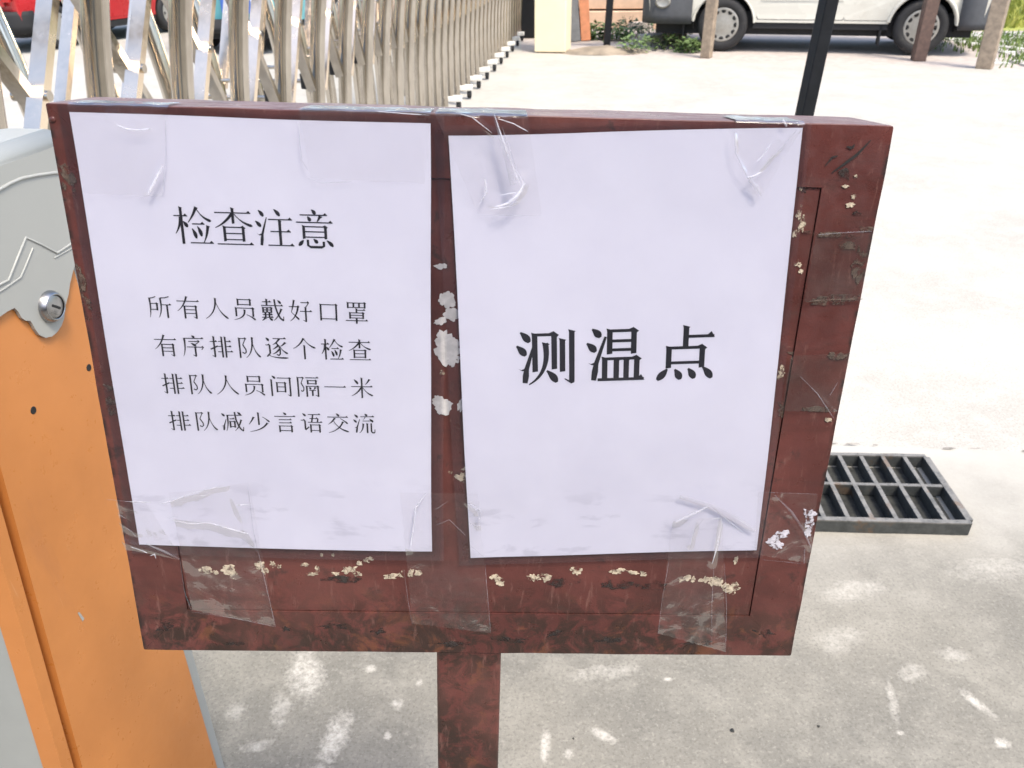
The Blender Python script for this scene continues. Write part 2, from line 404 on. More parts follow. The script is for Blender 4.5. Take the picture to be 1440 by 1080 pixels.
g = MB(); g.add([(5.9, 9.865, -.012), (16, 9.62, -.012), (16, 13.3, -.012), (.2, 16.5, -.012), (.2, 12.0, -.012), (.9, 11.6, -.012), (1.2, 11.55, -.012)], [tuple(range(7))])
tag(g.build('pavement', M['pavers']), kind='structure')
g = MB(); random.seed(5)                                    # grass paver blocks right of the van
for i in range(26):
    for j in range(14):
        x = 5.75 + i*.30; y = 10.15 + j*.24 - (x-5.75)*.06 + (.0 if i % 2 else .1)
        if x < 6.1 and j > 1: continue
        g.box(x, y, -.014, x+.20, y+.13, .012 + random.uniform(-.005, .005))
tag(g.build('paver_blocks', M['block']), kind='structure')
def blades(name, pts, m, hmin, hmax, w, kind='stuff'):
    b = MB()
    for x, y in pts:
        a = random.uniform(0, math.pi); h = random.uniform(hmin, hmax); dx, dy = math.cos(a)*w, math.sin(a)*w
        lx, ly = random.uniform(-.6, .6)*h, random.uniform(-.6, .6)*h
        b.add([(x-dx, y-dy, -.015), (x+dx, y+dy, -.015), (x+lx*.5+dx*.7, y+ly*.5+dy*.7, h*.6), (x+lx, y+ly, h), (x+lx*.5-dx*.7, y+ly*.5-dy*.7, h*.6)], [(0, 1, 2, 3, 4)])
    return tag(b.build(name, m, fix=False), kind=kind)
random.seed(11)
pts = []
while len(pts) < 5200:
    x = random.uniform(5.7, 12.5); y = random.uniform(10.05, 13.4)
    if x < 6.15 and y > 10.4 and random.random() < .8: continue
    if mnoise.noise(Vector((x*2.2, y*2.2, 0))) > -.15: pts.append((x, y))
blades('paver_grass', pts, M['grass2'], .03, .10, .012)
pts = [(random.uniform(5.5, 20), random.uniform(14.2, 24)) for _ in range(15000)]
blades('lawn_grass', pts, M['grass'], .06, .28, .03)
g = MB(); g.add([(4, 14.1, -.010), (40, 11.5, -.010), (40, 60, -.010), (4, 60, -.010)], [(0, 1, 2, 3)])
tag(g.build('lawn', M['grass']), kind='structure')

# ------------------------------------------------------------------ sign board on its post
def arc_rect(x0, y0, x1, y1, r, n=5):
    o = []
    for cx, cy, a0 in ((x1-r, y0+r, -90), (x1-r, y1-r, 0), (x0+r, y1-r, 90), (x0+r, y0+r, 180)):
        for k in range(n+1):
            a = R(a0+90*k/n); o.append((cx+r*math.cos(a), cy+r*math.sin(a)))
    return o
sign = thing('sign_board', 'rusty red brown sign board on a square post with two papers taped to its face', 'sign board')
place(sign, BM @ Matrix.Translation((0, -POST, 0)))
def on_sign(o): o.location = (0, POST, 0); return o
FWd, DEP = .0375, .060
XY = lambda a, b, d: Vector((a, b, d))
def frame_bar(p, name):       # p: outline of one mitred bar, outer corners eased; long edges softened
    b = MB(); bm = bmesh.new(); n = len(p)
    lo = [bm.verts.new((x, y, -DEP)) for x, y in p]; hi = [bm.verts.new((x, y, 0)) for x, y in p]
    bm.faces.new(lo[::-1]); bm.faces.new(hi)
    for i in range(n): bm.faces.new((lo[i], lo[(i+1) % n], hi[(i+1) % n], hi[i]))
    bm.normal_update()
    longe = [e for e in bm.edges if e.calc_length() > .2 and all(v.co.z > -.001 and max(abs(v.co.x)-w2, -v.co.y, v.co.y-BH) > -.0005 for v in e.verts)]
    bmesh.ops.bevel(bm, geom=longe, offset=.0011, segments=3, profile=.5, affect='EDGES')
    bmesh.ops.subdivide_edges(bm, edges=[e for e in bm.edges if e.calc_length() > .2], cuts=44)
    for v in bm.verts:
        q = Vector((v.co.x*30, v.co.y*30, v.co.z*20))
        if max(abs(v.co.x)-w2, -v.co.y, v.co.y-BH) > -.0012:
            v.co += Vector((mnoise.noise(q+Vector((9, 0, 0))), mnoise.noise(q+Vector((0, 9, 0))), mnoise.noise(q)))*.0005
    bm.verts.index_update()
    b.add([v.co.copy() for v in bm.verts], [[v.index for v in f.verts] for f in bm.faces]); bm.free()
    return on_sign(b.build(name, M['paint'], sign))
w2 = BW/2; f_ = FWd; k_ = .0022; h_ = .0011
def rail(y, s):
    p = [(-w2+k_, y), (w2-k_, y), (w2-h_*.6, y+s*h_*.6), (w2-f_, y+s*f_), (-w2+f_, y+s*f_), (-w2+h_*.6, y+s*h_*.6)]
    frame_bar(p if s > 0 else p[::-1], 'frame_rail')
def stile(x, s):
    g_ = .00015
    p = [(x, k_+g_), (x, BH-k_-g_), (x+s*h_*.6, BH-h_*.6-g_), (x+s*f_, BH-f_-g_), (x+s*f_, f_+g_), (x+s*h_*.6, h_*.6+g_)]
    frame_bar(p if s > 0 else p[::-1], 'frame_stile')
rail(0, 1); rail(BH, -1); stile(-w2, 1); stile(w2, -1)
b = MB(); b.box(-w2+f_+.0006, f_+.0006, -.006, w2-f_-.0006, BH-f_-.0006, -.0011)
on_sign(b.build('face_panel', M['paint'], sign))
b = MB(); b.box(-w2+f_-.002, f_-.002, -.03, w2-f_+.002, BH-f_+.002, -.0265)
on_sign(b.build('back_panel', M['paint'], sign))
b = MB(); b.prism(arc_rect(-.0265, -.0495, .0235, -.0006, .003), 0, -POST+.006, lambda a, c, d: Vector((a, d-.0002, c)))
on_sign(b.build('post', M['paint'], sign))
b = MB(); Bt = Matrix.Translation((0, -POST, -.025)) @ BR.transposed().to_4x4()
b.box(-.17, -.14, -.02, .17, .14, .008, Bt, .004)
on_sign(b.build('base_plate', M['paint'], sign))
b = MB(); x, y = bp(74, 168, 0)
b.lathe([(.0001, .0010), (.0012, .0009), (.0019, .0003), (.0020, -.0005)], lambda a, c, h: Vector((x+a, y+c, h)), 14)
on_sign(b.build('nail_head', M['paint'], sign))

# torn remnants, gum and scratches on the face, thin as they are
def flakes(name, mat, items):
    for it in items:
        b = MB(); blob(b, *it); on_sign(b.build(name, M[mat], sign))
def blob(b, px, py, rx, ry, z, rot=0., rag=.45, n=40, fr=1.9, split=None):
    """ragged flake; rx, ry in photo pixels (~0.43 mm each)"""
    k = .00043; x, y = bp(px, py, 0); off = Vector((px*.37, py*.91, 3)); pts = []
    for i in range(n):
        a = 2*math.pi*i/n; q = Vector((math.cos(a)*fr, math.sin(a)*fr, 0))
        r = 1 + rag*mnoise.noise(q+off)*1.6 + rag*.6*mnoise.noise(q*3.1+off)
        r = max(.25, r); u, v = math.cos(a)*rx*k*r, math.sin(a)*ry*k*r
        pts.append((max(-w2+.0012, min(w2-.0012, x+u*math.cos(rot)-v*math.sin(rot))), max(.0012, y+u*math.sin(rot)+v*math.cos(rot))))
    c = len(pts)
    b.add([(p[0], p[1], z) for p in pts]+[(x, y, z+.00005)]+[(p[0], p[1], z-.002) for p in pts],
          [(i, (i+1) % c, c) for i in range(c)]+[(i, c+1+i, c+1+(i+1) % c, (i+1) % c) for i in range(c)])
ZP = -.0007; ZF = .0006
b = MB(); random.seed(21)
for px, py, rx, ry, rot in ((290, 803, 9, 6, 0), (303, 806, 4, 4, 0), (320, 802, 12, 8, .5), (328, 809, 6, 8, 0), (365, 796, 7, 7, -.7), (372, 803, 5, 6, 0), (383, 795, 4, 6, 0), (392, 798, 3, 3, 0),
        (428, 795, 6, 3, 0), (438, 808, 9, 3, 0), (446, 801, 3, 6, .2), (472, 808, 6, 3, 0), (490, 802, 11, 6, .2), (503, 808, 6, 4, 0), (518, 788, 8, 4, .2), (505, 793, 4, 4, 0), (452, 781, 2, 3, 0), (468, 781, 3, 3, 0),
        (551, 811, 12, 5, .25), (566, 808, 7, 5, .9), (577, 807, 4, 8, -.3), (588, 807, 5, 6, 0), (697, 812, 5, 5, 0), (703, 818, 6, 8, .3), (694, 813, 6, 3, .2), (748, 813, 7, 6, 0), (757, 813, 4, 5, 0), (768, 813, 9, 7, .2),
        (812, 804, 7, 7, 0), (806, 801, 5, 3, 0), (866, 805, 8, 4, 0), (874, 802, 6, 3, 0), (890, 806, 9, 3, -.2), (905, 808, 6, 4, -.7), (960, 815, 7, 4, .6), (968, 814, 4, 6, 0), (975, 816, 3, 5, 0), (986, 817, 4, 3, 0), (993, 816, 5, 5, 0),
        (1004, 818, 9, 8, 0), (1012, 819, 5, 7, 0), (1020, 826, 6, 7, .3), (1031, 828, 11, 7, .4), (1034, 823, 5, 4, 0), (1035, 789, 2.5, 7, -.15), (1030, 835, 5, 3, 0)):
    flakes('glue_residue', 'residue', [(px, py, rx*1.1, ry*1.1, ZP, rot, .42)])
b = MB()
for px, py, rx, ry, rot, z in ((629, 422, 12, 13, .2, ZP), (636, 443, 11, 10, 0, ZP), (620, 452, 10, 5, .4, ZP), (630, 492, 17, 25, 0, ZP), (622, 480, 12, 16, 0, ZP), (637, 503, 11, 14, 0, ZP), (622, 572, 14, 14, .3, ZP), (615, 565, 7, 10, 0, ZP),
        (648, 570, 5, 11, -.2, ZP), (620, 375, 9, 4, 0, ZP)):
    flakes('torn_sticker', 'torn', [(px, py, rx, ry, z, rot, .32)])
b = MB()
for px, py, rx, ry, rot, z in ((1138, 722, 10, 7, -.3, ZF), (1138, 735, 7, 10, 0, ZF), (1136, 748, 5, 8, 0, ZF), (1097, 752, 12, 7, .3, ZF), (1086, 762, 9, 8, 0, ZF), (1094, 767, 8, 6, 0, ZF), (1105, 748, 5, 4, 0, ZF)):
    flakes('torn_label', 'tornlabel', [(px, py, rx*1.1, ry*1.1, z, rot, .42)])
b = MB()
for px, py, rx, ry, rot, z in ((1135, 238, 9, 5, .4, ZP), (1148, 234, 6, 6, .8, ZP), (1127, 262, 3, 6, 0, ZP), (1124, 300, 3, 9, 0, ZP), (1128, 315, 4, 10, 0, ZP), (1118, 330, 3, 5, 0, ZP), (1123, 372, 5, 4, 0, ZP), (1127, 382, 3, 3, 0, ZP), (1195, 288, 5, 3, 0, ZF), (1200, 275, 3, 4, 0, ZF), (1203, 248, 2, 2, 0, ZF), (1188, 262, 4, 2, 0, ZF),
        (1099, 527, 4, 7, 0, ZP), (1100, 518, 3, 4, 0, ZP), (650, 672, 9, 7, 0, ZP), (633, 665, 3, 2, 0, ZP), (622, 525, 3, 3, 0, ZP), (97, 640, 0, 0, 0, ZP), (655, 660, 5, 3, .4, ZP), (1165, 590, 4, 3, 0, ZF)):
    if rx: flakes('paper_flake', 'residue', [(px, py, rx*1.15, ry*1.1, z, rot, .5)])
b = MB()
def scratch(pts, w, z):
    b = MB()
    q = [Vector((*bp(x, y, 0), z)) for x, y in pts]
    for i in range(len(q)-1):
        t = (q[i+1]-q[i]).normalized(); nrm = Vector((-t.y, t.x, 0)); w0 = w*(.35 if i == 0 else 1)*.00043; w1 = w*(.35 if i == len(q)-2 else 1)*.00043
        b.add([q[i]+nrm*w0, q[i]-nrm*w0, q[i+1]-nrm*w1, q[i+1]+nrm*w1], [(0, 1, 2, 3)])
    on_sign(b.build('scratch_mark', M['grimepatch'], sign))
scratch([(1169, 243), (1190, 228), (1205, 217), (1224, 197)], 2.0, ZF)
scratch([(1160, 233), (1170, 221), (1178, 219)], 1.6, ZF)
scratch([(1190, 206), (1198, 208), (1201, 203)], 2.2, ZF)
scratch([(250, 788), (254, 815), (260, 838), (268, 852)], 2.4, -.0004)
scratch([(252, 790), (251, 810), (257, 848)], 2.8, -.0004)
flakes('dark_stain', 'grimesoft', [(1185, 247, 10, 9, ZF-.0002, 0, .3)])
for px, py, rx, ry in ((1128, 252, 14, 4), (1135, 258, 12, 3), (1150, 262, 7, 4), (1132, 265, 5, 6), (1205, 300, 6, 3)): flakes('dark_stain', 'grimesoft', [(px, py, rx, ry, ZP if px < 1158 else ZF, 0, .5)])
for px, py, rx, ry, rot in ((470, 880, 18, 6, 0), (530, 885, 10, 7, 0), (400, 884, 8, 5, 0), (780, 890, 14, 6, .2), (860, 900, 20, 5, 0), (720, 900, 24, 5, 0), (230, 880, 14, 10, .4), (1075, 890, 14, 8, -.4), (640, 905, 34, 4, 0), (330, 905, 16, 4, 0), (985, 905, 30, 5, 0)):
    flakes('dark_stain', 'grimesoft', [(px, py, rx, ry, ZF*.3, rot, .7)])
for px, py, rx, ry in ((870, 822, 30, 9), (790, 820, 25, 7), (480, 815, 30, 6), (920, 825, 18, 8)): flakes('dark_stain', 'grimesoft', [(px, py, rx, ry, -.0003, 0, .5)])
b = MB()
for px, py, rx, ry, rot, z in ((1150, 405, 17, 15, 0, ZP), (1178, 420, 34, 7, .05, ZF), (1160, 424, 26, 6, .1, ZF), (1208, 372, 10, 26, .1, ZF), (1145, 497, 26, 8, -.05, ZP), (1180, 500, 18, 6, 0, ZF), (1135, 500, 22, 10, 0, ZP), (120, 430, 9, 22, .15, ZF), (112, 390, 8, 20, .15, ZF), (96, 250, 10, 20, .1, ZF), (1150, 575, 30, 4, 0, ZF), (1108, 575, 14, 16, 0, ZP),
        (1165, 330, 40, 4, -.05, ZF), (1215, 322, 16, 4, 0, ZF), (1190, 345, 14, 6, 0, ZF), (650, 350, 0, 0, 0, 0), (149, 545, 12, 6, 0, ZF), (155, 570, 8, 14, 0, ZF), (660, 680, 8, 6, 0, ZP)):
    if rx: flakes('tape_gum', 'brownpatch', [(px, py, rx, ry, z, rot, .4)])

# ------------------------------------------------------------------ the two printed notices
TH = dict(h=2.4, v=6.2)
def _q(p0, c, p1, t): return ((1-t)**2*p0[0]+2*t*(1-t)*c[0]+t*t*p1[0], (1-t)**2*p0[1]+2*t*(1-t)*c[1]+t*t*p1[1])
def sweep(pts, ws):
    L, Rr = [], []
    for i, p in enumerate(pts):
        a = pts[max(0, i-1)]; c = pts[min(len(pts)-1, i+1)]
        d = math.hypot(c[0]-a[0], c[1]-a[1]) or 1; nx, ny = -(c[1]-a[1])/d, (c[0]-a[0])/d
        L.append((p[0]+nx*ws[i]/2, p[1]+ny*ws[i]/2)); Rr.append((p[0]-nx*ws[i]/2, p[1]-ny*ws[i]/2))
    return [[L[i], L[i+1], Rr[i+1], Rr[i]] for i in range(len(pts)-1)]
def strokes(g, th, tv):
    P = []
    for line in g.split(';'):
        a = line.split(); k = a[0]; v = [float(x) for x in a[1:]]
        if k in 'he':
            x1, y, x2 = v[:3]; P.append([(x1, y-th/2), (x2, y-th/2), (x2, y+th/2), (x1, y+th/2)])
            if k == 'h': P.append([(x2+1, y+th/2), (x2-11-th, y+th/2), (x2-5, y-3.5-th*.9)])
            else: pass
        elif k == 'v':
            x, y1, y2 = v[:3]; P.append([(x-tv/2, y1), (x+tv/2, y1+1.5), (x+tv/2, y2), (x-tv/2, y2+1.2)])
            P.append([(x-tv/2-1.2, y1-1.5), (x+tv/2+1.8, y1+2.2), (x+tv/2, y1+4), (x-tv/2, y1+4)])
        elif k == 'p':                       # left falling, thick to thin
            x0, y0, cx, cy, x1, y1 = v; n = 12
            pts = [_q((x0, y0), (cx, cy), (x1, y1), i/n) for i in range(n+1)]
            P += sweep(pts, [tv*(1.05-.82*(i/n)**1.4) for i in range(n+1)])
            P.append([(x0-tv*.6, y0-2), (x0+tv*.8, y0+2), (x0+tv*.4, y0+5), (x0-tv*.5, y0+3)])
        elif k == 'n':                       # right falling, thin to thick with a foot
            x0, y0, cx, cy, x1, y1 = v; n = 12
            pts = [_q((x0, y0), (cx, cy), (x1, y1), i/n) for i in range(n+1)]
            P += sweep(pts, [max(th*.8, tv*(.2+1.05*(i/n)**1.5)) if i < n-1 else (tv*1.0 if i == n-1 else tv*.25) for i in range(n+1)])
        elif k == 'd':                       # teardrop dot
            x0, y0, x1, y1 = v; n = 8; bend = (y1-y0)*.12
            pts = [_q((x0, y0), ((x0+x1)/2+bend, (y0+y1)/2-bend*.4), (x1, y1), i/n) for i in range(n+1)]
            P += sweep(pts, [max(tv*.25, tv*1.35*math.sin(math.pi*(.08+.80*(i/n)**1.3))) for i in range(n+1)])
        elif k == 't':                       # rising stroke, thick to thin, with a nib
            x0, y0, x1, y1 = v; n = 6
            pts = [(x0+(x1-x0)*i/n, y0+(y1-y0)*i/n) for i in range(n+1)]
            P += sweep(pts, [tv*(1.25-.95*(i/n)**.8) for i in range(n+1)])
        elif k == 'c':                       # dropped third dot of the water radical
            x0, y0, x1, y1 = v; xm, ym = x0+(x1-x0)*.22, y0+(y1-y0)*.40
            pts = [(x0, y0), (x0+(xm-x0)*.5, y0+(ym-y0)*.5), (xm, ym), (x1, y1)]
            P += sweep(pts, [tv*.9, tv*1.15, tv*.85, th*.8])
            P.append([(xm-14, ym-1), (xm-9, ym+1), (xm+1, ym-3), (xm+2, ym+4), (xm-8, ym+3)])
        elif k == 'b':                       # free polyline: width first, then points
            w = tv*v[0]; pts = list(zip(v[1::2], v[2::2])); P += sweep(pts, [w]*len(pts))
        elif k == 'k':                       # hook at the foot of a vertical, to the left
            x, y = v[:2]; P.append([(x+tv/2, y-3), (x+tv/2-.5, y+1), (x-1, y+3.4), (x-13, y-5.5), (x-12, y-7), (x-tv/2, y-3)])
        elif k == 'z':                       # shoulder where a bar turns down
            x, y = v[:2]; P.append([(x-tv*.9, y-th/2), (x-tv*.1, y-th/2-3.2), (x+tv*.9, y+1.2), (x+tv/2, y+4), (x-tv/2, y+2)])
    return P
def boxc(x0, x1, y0, y1, *mids):
    return f'v {x0} {y0} {y1};v {x1} {y0+2} {y1};e {x0} {y0+3} {x1};z {x1} {y0+3};' + ';'.join(f'e {x0} {m} {x1}' for m in mids)
WATER = 'd 8 5 22 20;d 2 30 16 45;c 14 96 31 28'
GL = {
'检': 'h 3 26 38;v 22 3 98;p 20 30 17 55 4 72;d 26 40 36 55;p 62 3 54 24 38 43;n 63 8 76 32 98 38;h 48 46 80;d 47 58 56 84;d 61 52 70 78;p 88 50 84 78 74 94;h 40 95 99',
'查': 'h 4 15 96;v 50 2 42;p 48 17 30 42 3 54;n 54 18 72 42 99 48;' + boxc(26, 74, 49, 88, 68, 84) + ';h 5 96 98',
'注': 'd 12 6 24 22;d 3 34 16 49;c 15 97 32 24;d 52 3 66 20;h 36 29 97;v 65 30 94;h 40 60 92;h 32 96 99',
'意': 'd 44 1 54 13;h 14 15 84;d 33 19 40 31;p 66 17 62 26 57 32;h 3 34 97;' + boxc(22, 78, 42, 76, 58, 72) + ';d 20 80 7 95;b .9 31 79 31 94 38 98 66 98 72 95 72 83;d 46 77 56 88;d 80 80 96 96',
'所': 'b .55 8 13 22 11 36 5;p 9 12 13 66 3 98;e 10 36 38;z 38 36;v 38 37 66;e 11 62 38;b .55 54 11 74 10 92 4;p 54 12 60 70 41 98;h 56 41 98;v 80 42 99',
'有': 'h 3 22 98;p 46 1 34 44 3 67;v 34 42 99;e 34 44 82;z 82 44;v 82 45 97;k 82 97;e 34 60 82;e 34 76 82',
'人': 'p 48 5 50 68 2 97;n 50 24 64 72 99 95',
'员': boxc(24, 76, 4, 33, 29) + ';v 14 42 82;e 14 45 86;z 86 45;v 86 46 82;p 50 52 54 88 4 98;n 58 74 76 80 95 97',
'戴': 'h 8 14 46;v 27 1 30;h 3 30 96;' + boxc(10, 45, 37, 62, 50, 60) + ';v 27 40 60;h 7 71 50;v 19 62 82;v 36 62 82;h 3 83 52;p 18 85 12 93 3 98;d 34 86 48 97;b .95 60 2 63 34 72 66 82 86 95 97;b .5 95 97 96 78;p 88 44 76 78 54 96;d 74 6 87 21',
'好': 'p 24 3 18 38 10 58;n 10 56 24 70 43 90;p 40 31 34 76 4 97;h 2 32 46;h 52 13 88;b .5 86 13 80 24 72 34;v 72 34 96;k 72 97;h 48 52 99',
'口': boxc(17, 83, 16, 90, 82),
'罩': boxc(14, 86, 5, 31, 28) + ';v 38 8 28;v 62 8 28;v 50 32 50;h 50 40 88;' + boxc(22, 78, 49, 78, 63, 75) + ';h 3 87 98;v 50 77 100',
'序': 'd 46 1 58 12;h 12 14 96;p 13 14 17 66 2 98;h 30 28 78;b .5 77 28 66 37 56 44;d 40 36 62 50;h 22 54 94;b .5 93 54 84 66;v 57 54 95;k 57 96',
'排': 'h 2 26 34;v 20 2 95;k 20 96;b .8 3 62 36 46;v 54 3 99;v 69 3 99;e 38 25 54;e 38 48 54;e 34 73 54;h 69 25 94;h 69 48 94;h 69 72 99',
'队': 'v 10 6 99;e 10 9 36;z 36 9;b .5 37 10 24 38;b .7 24 38 36 60 36 72 30 78 20 73;p 66 3 68 72 35 98;n 66 28 76 80 99 94',
'逐': 'd 6 3 18 17;h 2 36 22;v 20 36 74;b .8 20 74 6 90;n 10 80 30 98 98 95;h 36 6 92;p 62 8 52 26 34 34;b .8 48 26 60 40 65 58 63 78 57 84 49 79;p 56 38 46 50 32 56;p 61 55 48 72 31 78;p 88 23 78 36 66 42;n 64 42 76 66 97 75',
'个': 'p 48 2 34 34 2 50;n 50 6 70 38 99 46;v 50 34 99',
'间': 'd 12 1 26 15;v 8 18 99;e 34 11 90;z 90 11;v 90 12 96;k 90 97;' + boxc(32, 68, 31, 80, 54, 76),
'隔': 'v 6 4 99;e 6 7 28;z 28 7;b .5 30 8 20 33;b .7 20 33 31 55 30 68 25 73 17 70;h 40 7 98;' + boxc(50, 86, 17, 38, 35) + ';v 44 46 99;e 44 48 94;z 94 48;v 94 48 95;k 94 96;d 55 53 62 62;p 82 52 79 60 73 64;e 54 67 84;v 69 66 94',
'一': 'h 3 48 98',
'米': 'd 16 10 33 32;p 84 8 76 24 65 34;h 3 44 97;v 50 1 99;p 48 46 32 76 3 90;n 52 46 70 78 99 88',
'减': 'd 4 9 17 24;c 8 94 23 38;h 28 18 96;p 30 18 33 70 19 98;h 38 36 61;' + boxc(40, 60, 47, 80, 75) + ';b .95 64 2 67 40 76 70 84 86 96 97;b .5 96 97 98 76;p 90 40 80 78 58 96;d 76 3 89 14',
'少': 'v 50 2 64;p 28 25 18 48 4 62;n 68 24 84 34 99 49;p 88 54 66 90 7 99',
'言': 'd 44 1 57 12;h 3 20 98;h 22 36 80;h 22 52 80;' + boxc(24, 78, 65, 99, 91),
'语': 'd 12 3 25 17;h 2 37 22;v 21 38 84;b .8 21 86 38 70;h 36 8 92;b .9 58 9 51 46;h 42 28 80;b .9 80 28 77 46;h 34 47 99;' + boxc(46, 86, 57, 98, 88),
'交': 'd 44 1 57 15;h 4 19 97;p 37 24 26 44 6 56;n 62 26 80 36 95 52;n 32 40 52 80 99 93;p 73 42 58 84 7 98',
'流': WATER + ';d 54 1 65 12;h 34 15 96;b .5 57 16 44 37 84 36;d 75 26 91 43;p 46 50 46 82 27 98;v 64 48 97;b .9 82 48 82 90 88 96 97 95;b .5 97 95 98 79',
'测': 'd 8 4 23 22;d 1 28 16 46;c 14 96 29 32;v 32 6 75;e 32 9 66;z 65 9;v 65 10 71;p 50 24 58 78 21 99;d 52 74 69 96;v 79 17 76;v 95 2 95;k 95 96',
'温': 'd 10 2 24 17;d 1 27 16 43;c 13 95 33 16;' + boxc(40, 81, 3, 47, 24, 40) + ';v 32 53 93;v 52 56 92;v 69 56 92;v 87 55 92;e 32 56 87;z 87 56;h 20 94 100',
'点': 'v 50 1 38;h 50 20 98;' + boxc(22, 79, 37, 76, 67) + ';d 20 78 3 98;d 33 79 43 98;d 56 78 67 97;d 81 76 97 97',
}
A4W, A4H = .210, .297
def notice(name, label, uvth, wave, lines, lift, sleeve_pad):
    u, v, th = uvth
    root = thing(name, label, 'paper notice', group=None)
    place(root, BM @ Matrix.Translation((u, v, lift)) @ Matrix.Rotation(th, 4, 'Z'))
    def grid(x0, y0, x1, y1, nx, ny, zo):
        b = MB(); vs = []
        for j in range(ny+1):
            for i in range(nx+1):
                x = x0+(x1-x0)*i/nx; y = y0+(y1-y0)*j/ny; q_ = Vector((x*9, y*9, 4+u*30)); ed = max(0, abs(x)/(A4W/2)-.6)+max(0, abs(y)/(A4H/2)-.6); vs.append((x+ed*.0016*mnoise.noise(q_), y+ed*.0022*mnoise.noise(q_+Vector((7, 0, 0))), wave(x, y)+zo))
        b.add(vs, [(j*(nx+1)+i, j*(nx+1)+i+1, (j+1)*(nx+1)+i+1, (j+1)*(nx+1)+i) for j in range(ny) for i in range(nx)], True)
        return b
    grid(-A4W/2, -A4H/2, A4W/2, A4H/2, 42, 60, 0).build('paper_sheet', M['paper'], root)
    inv = root.matrix_world.inverted(); RN = root.matrix_world.to_3x3().col[2]; RP = root.matrix_world.translation
    pp = lambda px, py: inv @ on_plane(px, py, RP, RN)
    for text, (ax, ay), (bx, by), cell, th_, tv_ in lines:
        b = MB(); a = pp(ax, ay); c = pp(bx, by); n = len(text); adv = (c-a)/(n-1); ux = adv.normalized(); uy = Vector((-ux.y, ux.x, 0)); kz = 0
        for i, ch in enumerate(text):
            o = a + adv*i; s = cell/100
            for poly in strokes(GL[ch], th_, tv_):
                kz += 1
                vs = []
                for x, y in poly:
                    q = o + ux*(x-50)*s - uy*(y-50)*s; vs.append((q.x, q.y, wave(q.x, q.y) + .00012 + (kz % 12)*.000004))
                b.add(vs, [tuple(range(len(vs)))])
        # faces must look outward whatever way they were drawn
        bb = b.build('lettering', M['ink'], root, fix=False)
    l, r, bo, t = sleeve_pad
    sb = grid(-A4W/2-l, -A4H/2-bo, A4W/2+r, A4H/2+t, 40, 56, .0006)
    sl = sb.build('plastic_sleeve', M['sleeve'], root, fix=False)
    return root
def wave_l(x, y): return .0010 + .0006*math.sin(y*26+1) + .0005*math.sin(x*18+.4) + .0009*max(0, (x-.04)/.065)**2*max(0, (-y-.05)/.1)**1.5 + .0003*mnoise.noise(Vector((x*20, y*14, 1)))
def wave_r(x, y): return .0010 + .0008*math.sin(y*22+2.2) + .0006*math.sin(x*15-1) + .0004*mnoise.noise(Vector((x*18, y*22, 5)))
body = .0149
notice('printed_notice', 'left white sheet in a clear sleeve, with a heading above four lines of small text', (-.1328, .2433, -.0100), wave_l,
    [('检查注意', (272, 316.5), (443, 321), .0238, 3.0, 7.2), ('所有人员戴好口罩', (226, 430.5), (502, 438), body, 3.7, 7.6), ('有序排队逐个检查', (234, 485), (506.5, 490.5), body, 3.7, 7.6),
     ('排队人员间隔一米', (244, 538.5), (509.5, 544), body, 3.7, 7.6), ('排队减少言语交流', (253, 591), (512.5, 594.5), body, 3.7, 7.6)], .0008, (.006, .0085, .0075, .0065))
notice('printed_notice', 'right white sheet in a clear sleeve, bearing only three large bold characters', (.0967, .2414, .0493), wave_r,
    [('测温点', (767, 502), (963, 495.5), .0385, 5.3, 9.5)], .0012, (.0085, .005, .006, .006))

# ------------------------------------------------------------------ clear tape holding the notices
def strip(b, pts, w, lift, u=None):
    q = [Vector((*p, lift)) for p in pts]; n = len(q); rows = []
    for i in range(n):
        t = (q[min(i+1, n-1)]-q[max(i-1, 0)]).normalized(); nr = Vector((-t.y, t.x, 0))
        ww = (.6*w[i] if isinstance(w, (list, tuple)) else .75*w*(.35 if i in (0, n-1) else 1))*.00043/2
        rows.append((q[i]+nr*ww, q[i]+Vector((0, 0, min(ww*.5, .0008))), q[i]-nr*ww))
    for i in range(n-1):
        b.add([*rows[i], *rows[i+1]], [(0, 1, 4, 3), (1, 2, 5, 4)], True)
def fine(pts, k=5):
    o = []
    for i in range(len(pts)-1):
        for j in range(k): o.append((pts[i][0]+(pts[i+1][0]-pts[i][0])*j/k, pts[i][1]+(pts[i+1][1]-pts[i][1])*j/k))
    return o+[pts[-1]]
TAPES = []
